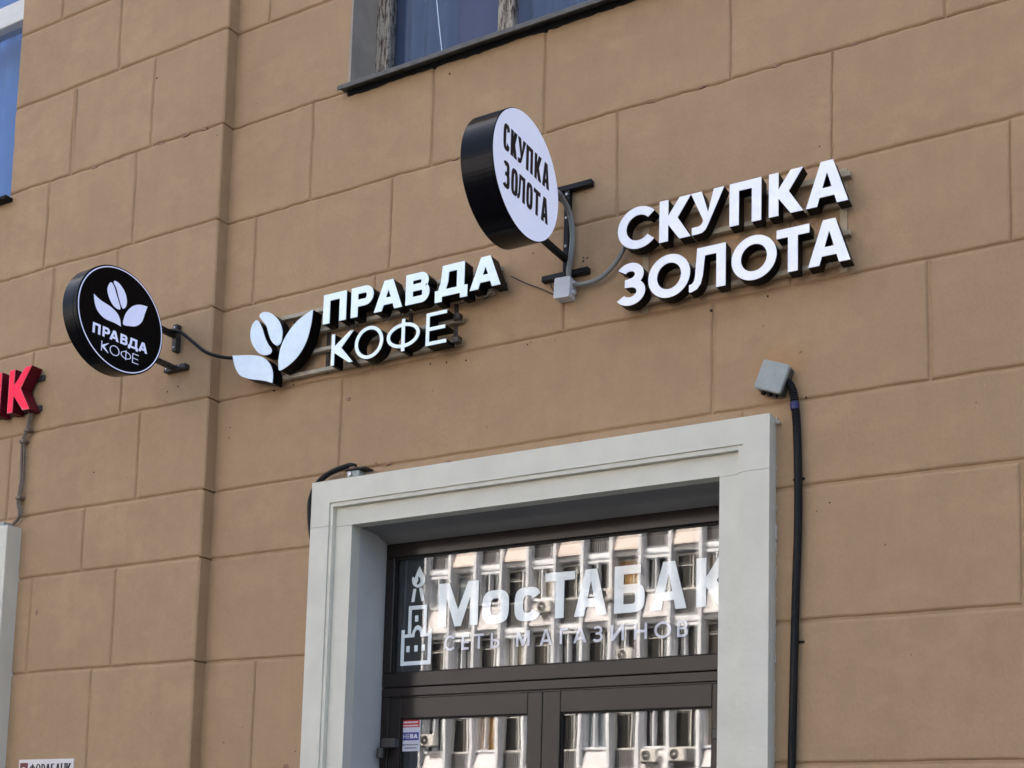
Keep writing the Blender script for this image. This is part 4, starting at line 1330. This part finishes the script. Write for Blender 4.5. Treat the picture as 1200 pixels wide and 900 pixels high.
for f in range(6):
    zb, zt = LEDGE[f], LEDGE[f + 1]
    wz0, wz1 = zb + 1.36, zt - .20
    if f == 1:
        wz0 = zb + 1.0
    hgt = wz1 - wz0
    fm = MB()
    for (a, b, c, d) in ((-HW, -HW + .07, wz0, wz1), (HW - .07, HW, wz0, wz1), (-HW + .07, HW - .07, wz1 - .08, wz1), (-HW + .07, HW - .07, wz0, wz0 + .08),
                         (.12, .18, wz0 + .08, wz1 - .08), (-HW + .07, .12, wz1 - .55, wz1 - .50)):
        fm.box(a, b, OY - .06, OY + .02, c, d)
    win_me = fm.mesh('window', 'office_frame')
    fmA = MB()
    for (a, b, c, d) in ((-HW, -HW + .10, wz0, wz1), (HW - .10, HW, wz0, wz1), (-HW + .10, HW - .10, wz1 - .12, wz1), (-HW + .10, HW - .10, wz0, wz0 + .10),
                         (-HW + .55, -HW + .61, wz0 + .10, wz1 - .12)):
        fmA.box(a, b, OY - .06, OY + .33, c, d)
    winA_me = fmA.mesh('window', 'office_fin')
    pane_me = MB().box(-HW + .03, HW - .03, OY - .055, OY - .045, wz0 + .03, wz1 - .03).mesh('pane', 'office_glass')
    # sloped white spandrel panel
    sp = MB()
    a0, a1 = zb + .14, wz0 - .004
    vv = [(-HW, OY - .06, a0), (HW, OY - .06, a0), (HW, OY - .06, a1), (-HW, OY - .06, a1), (-HW, OY + .50, a0), (HW, OY + .50, a0), (HW - .12, OY + .22, a1), (-HW + .12, OY + .22, a1)]
    sp.add(vv, [(0, 1, 2, 3), (4, 7, 6, 5), (0, 4, 5, 1), (3, 2, 6, 7), (0, 3, 7, 4), (1, 5, 6, 2)])
    slab_me = sp.mesh('spandrel_panel', 'office_pink' if f in (4, 5) else 'office_white')
    rb_ = MB().box(-HW, HW, OY - .10, OY + .02, a0, a1)
    for k in range(11):
        xk = -HW + .05 + k * (2 * HW - .1) / 10
        rb_.box(xk - .030, xk + .030, OY + .021, OY + .075, a0, a1 - .02)
    rib_me = rb_.mesh('ribbed_panel', 'office_rib')
    for i in range(NB):
        xc = OX0 + (i + .5) * PITCH
        A = (i + f) % 2 == 0
        wdw = link('window', winA_me if A else win_me, ofc)
        wdw.location.x = xc
        pn = link('pane', pane_me, wdw)
        s_ = link('spandrel_panel' if A else 'ribbed_panel', slab_me if A else rib_me, ofc)
        s_.location.x = xc
    MB().box(OX0 - .3, OX1 + .3, OY - .349, OY + .30, zb - .10, zb + .135, .01).build('ledge', 'office_fin', ofc)

ac_body = MB().box(-.40, .40, 0, .32, -.28, .28, .03).mesh('housing', 'ac_white')
ac_gr = MB().lathe([(0, .012), (.20, .012), (.225, .006), (.225, 0)], (-.10, .322, 0), X, Z, Y, 24).mesh('fan_grille', 'ac_dark')
ac_rg = MB().lathe([(.225, 0), (.225, .016), (.245, .016), (.245, 0)], (-.10, .322, 0), X, Z, Y, 24).mesh('fan_ring', 'ac_white')
ac_hub = MB().lathe([(0, .020), (.05, .018), (.06, .012)], (-.10, .322, 0), X, Z, Y, 12).mesh('fan_hub', 'ac_white')
ac_leg = MB().box(-.32, -.27, -.02, .30, -.34, -.281).box(.27, .32, -.02, .30, -.34, -.281).mesh('bracket', 'ac_dark')
for (xa, za, where) in ((-35.35, 6.65, 'left door pane, near the notice sticker'), (-23.46, 5.70, 'right door pane, left of its pair'),
                        (-22.10, 5.74, 'right door pane, right of its pair'), (-28.98, 12.76, 'transom beside the letter Т'),
                        (-25.79, 13.08, 'transom behind the letter А'), (-24.73, 10.26, 'transom under the small lettering')):
    u = empty('air_conditioner', 'white air conditioner across the street, mirrored in the ' + where, 'air conditioner', 'air conditioners on the office block')
    for me in (ac_body, ac_gr, ac_rg, ac_hub, ac_leg):
        link(me.name.split('.')[0], me, u)
    u.location = (xa, OY + .50, za)
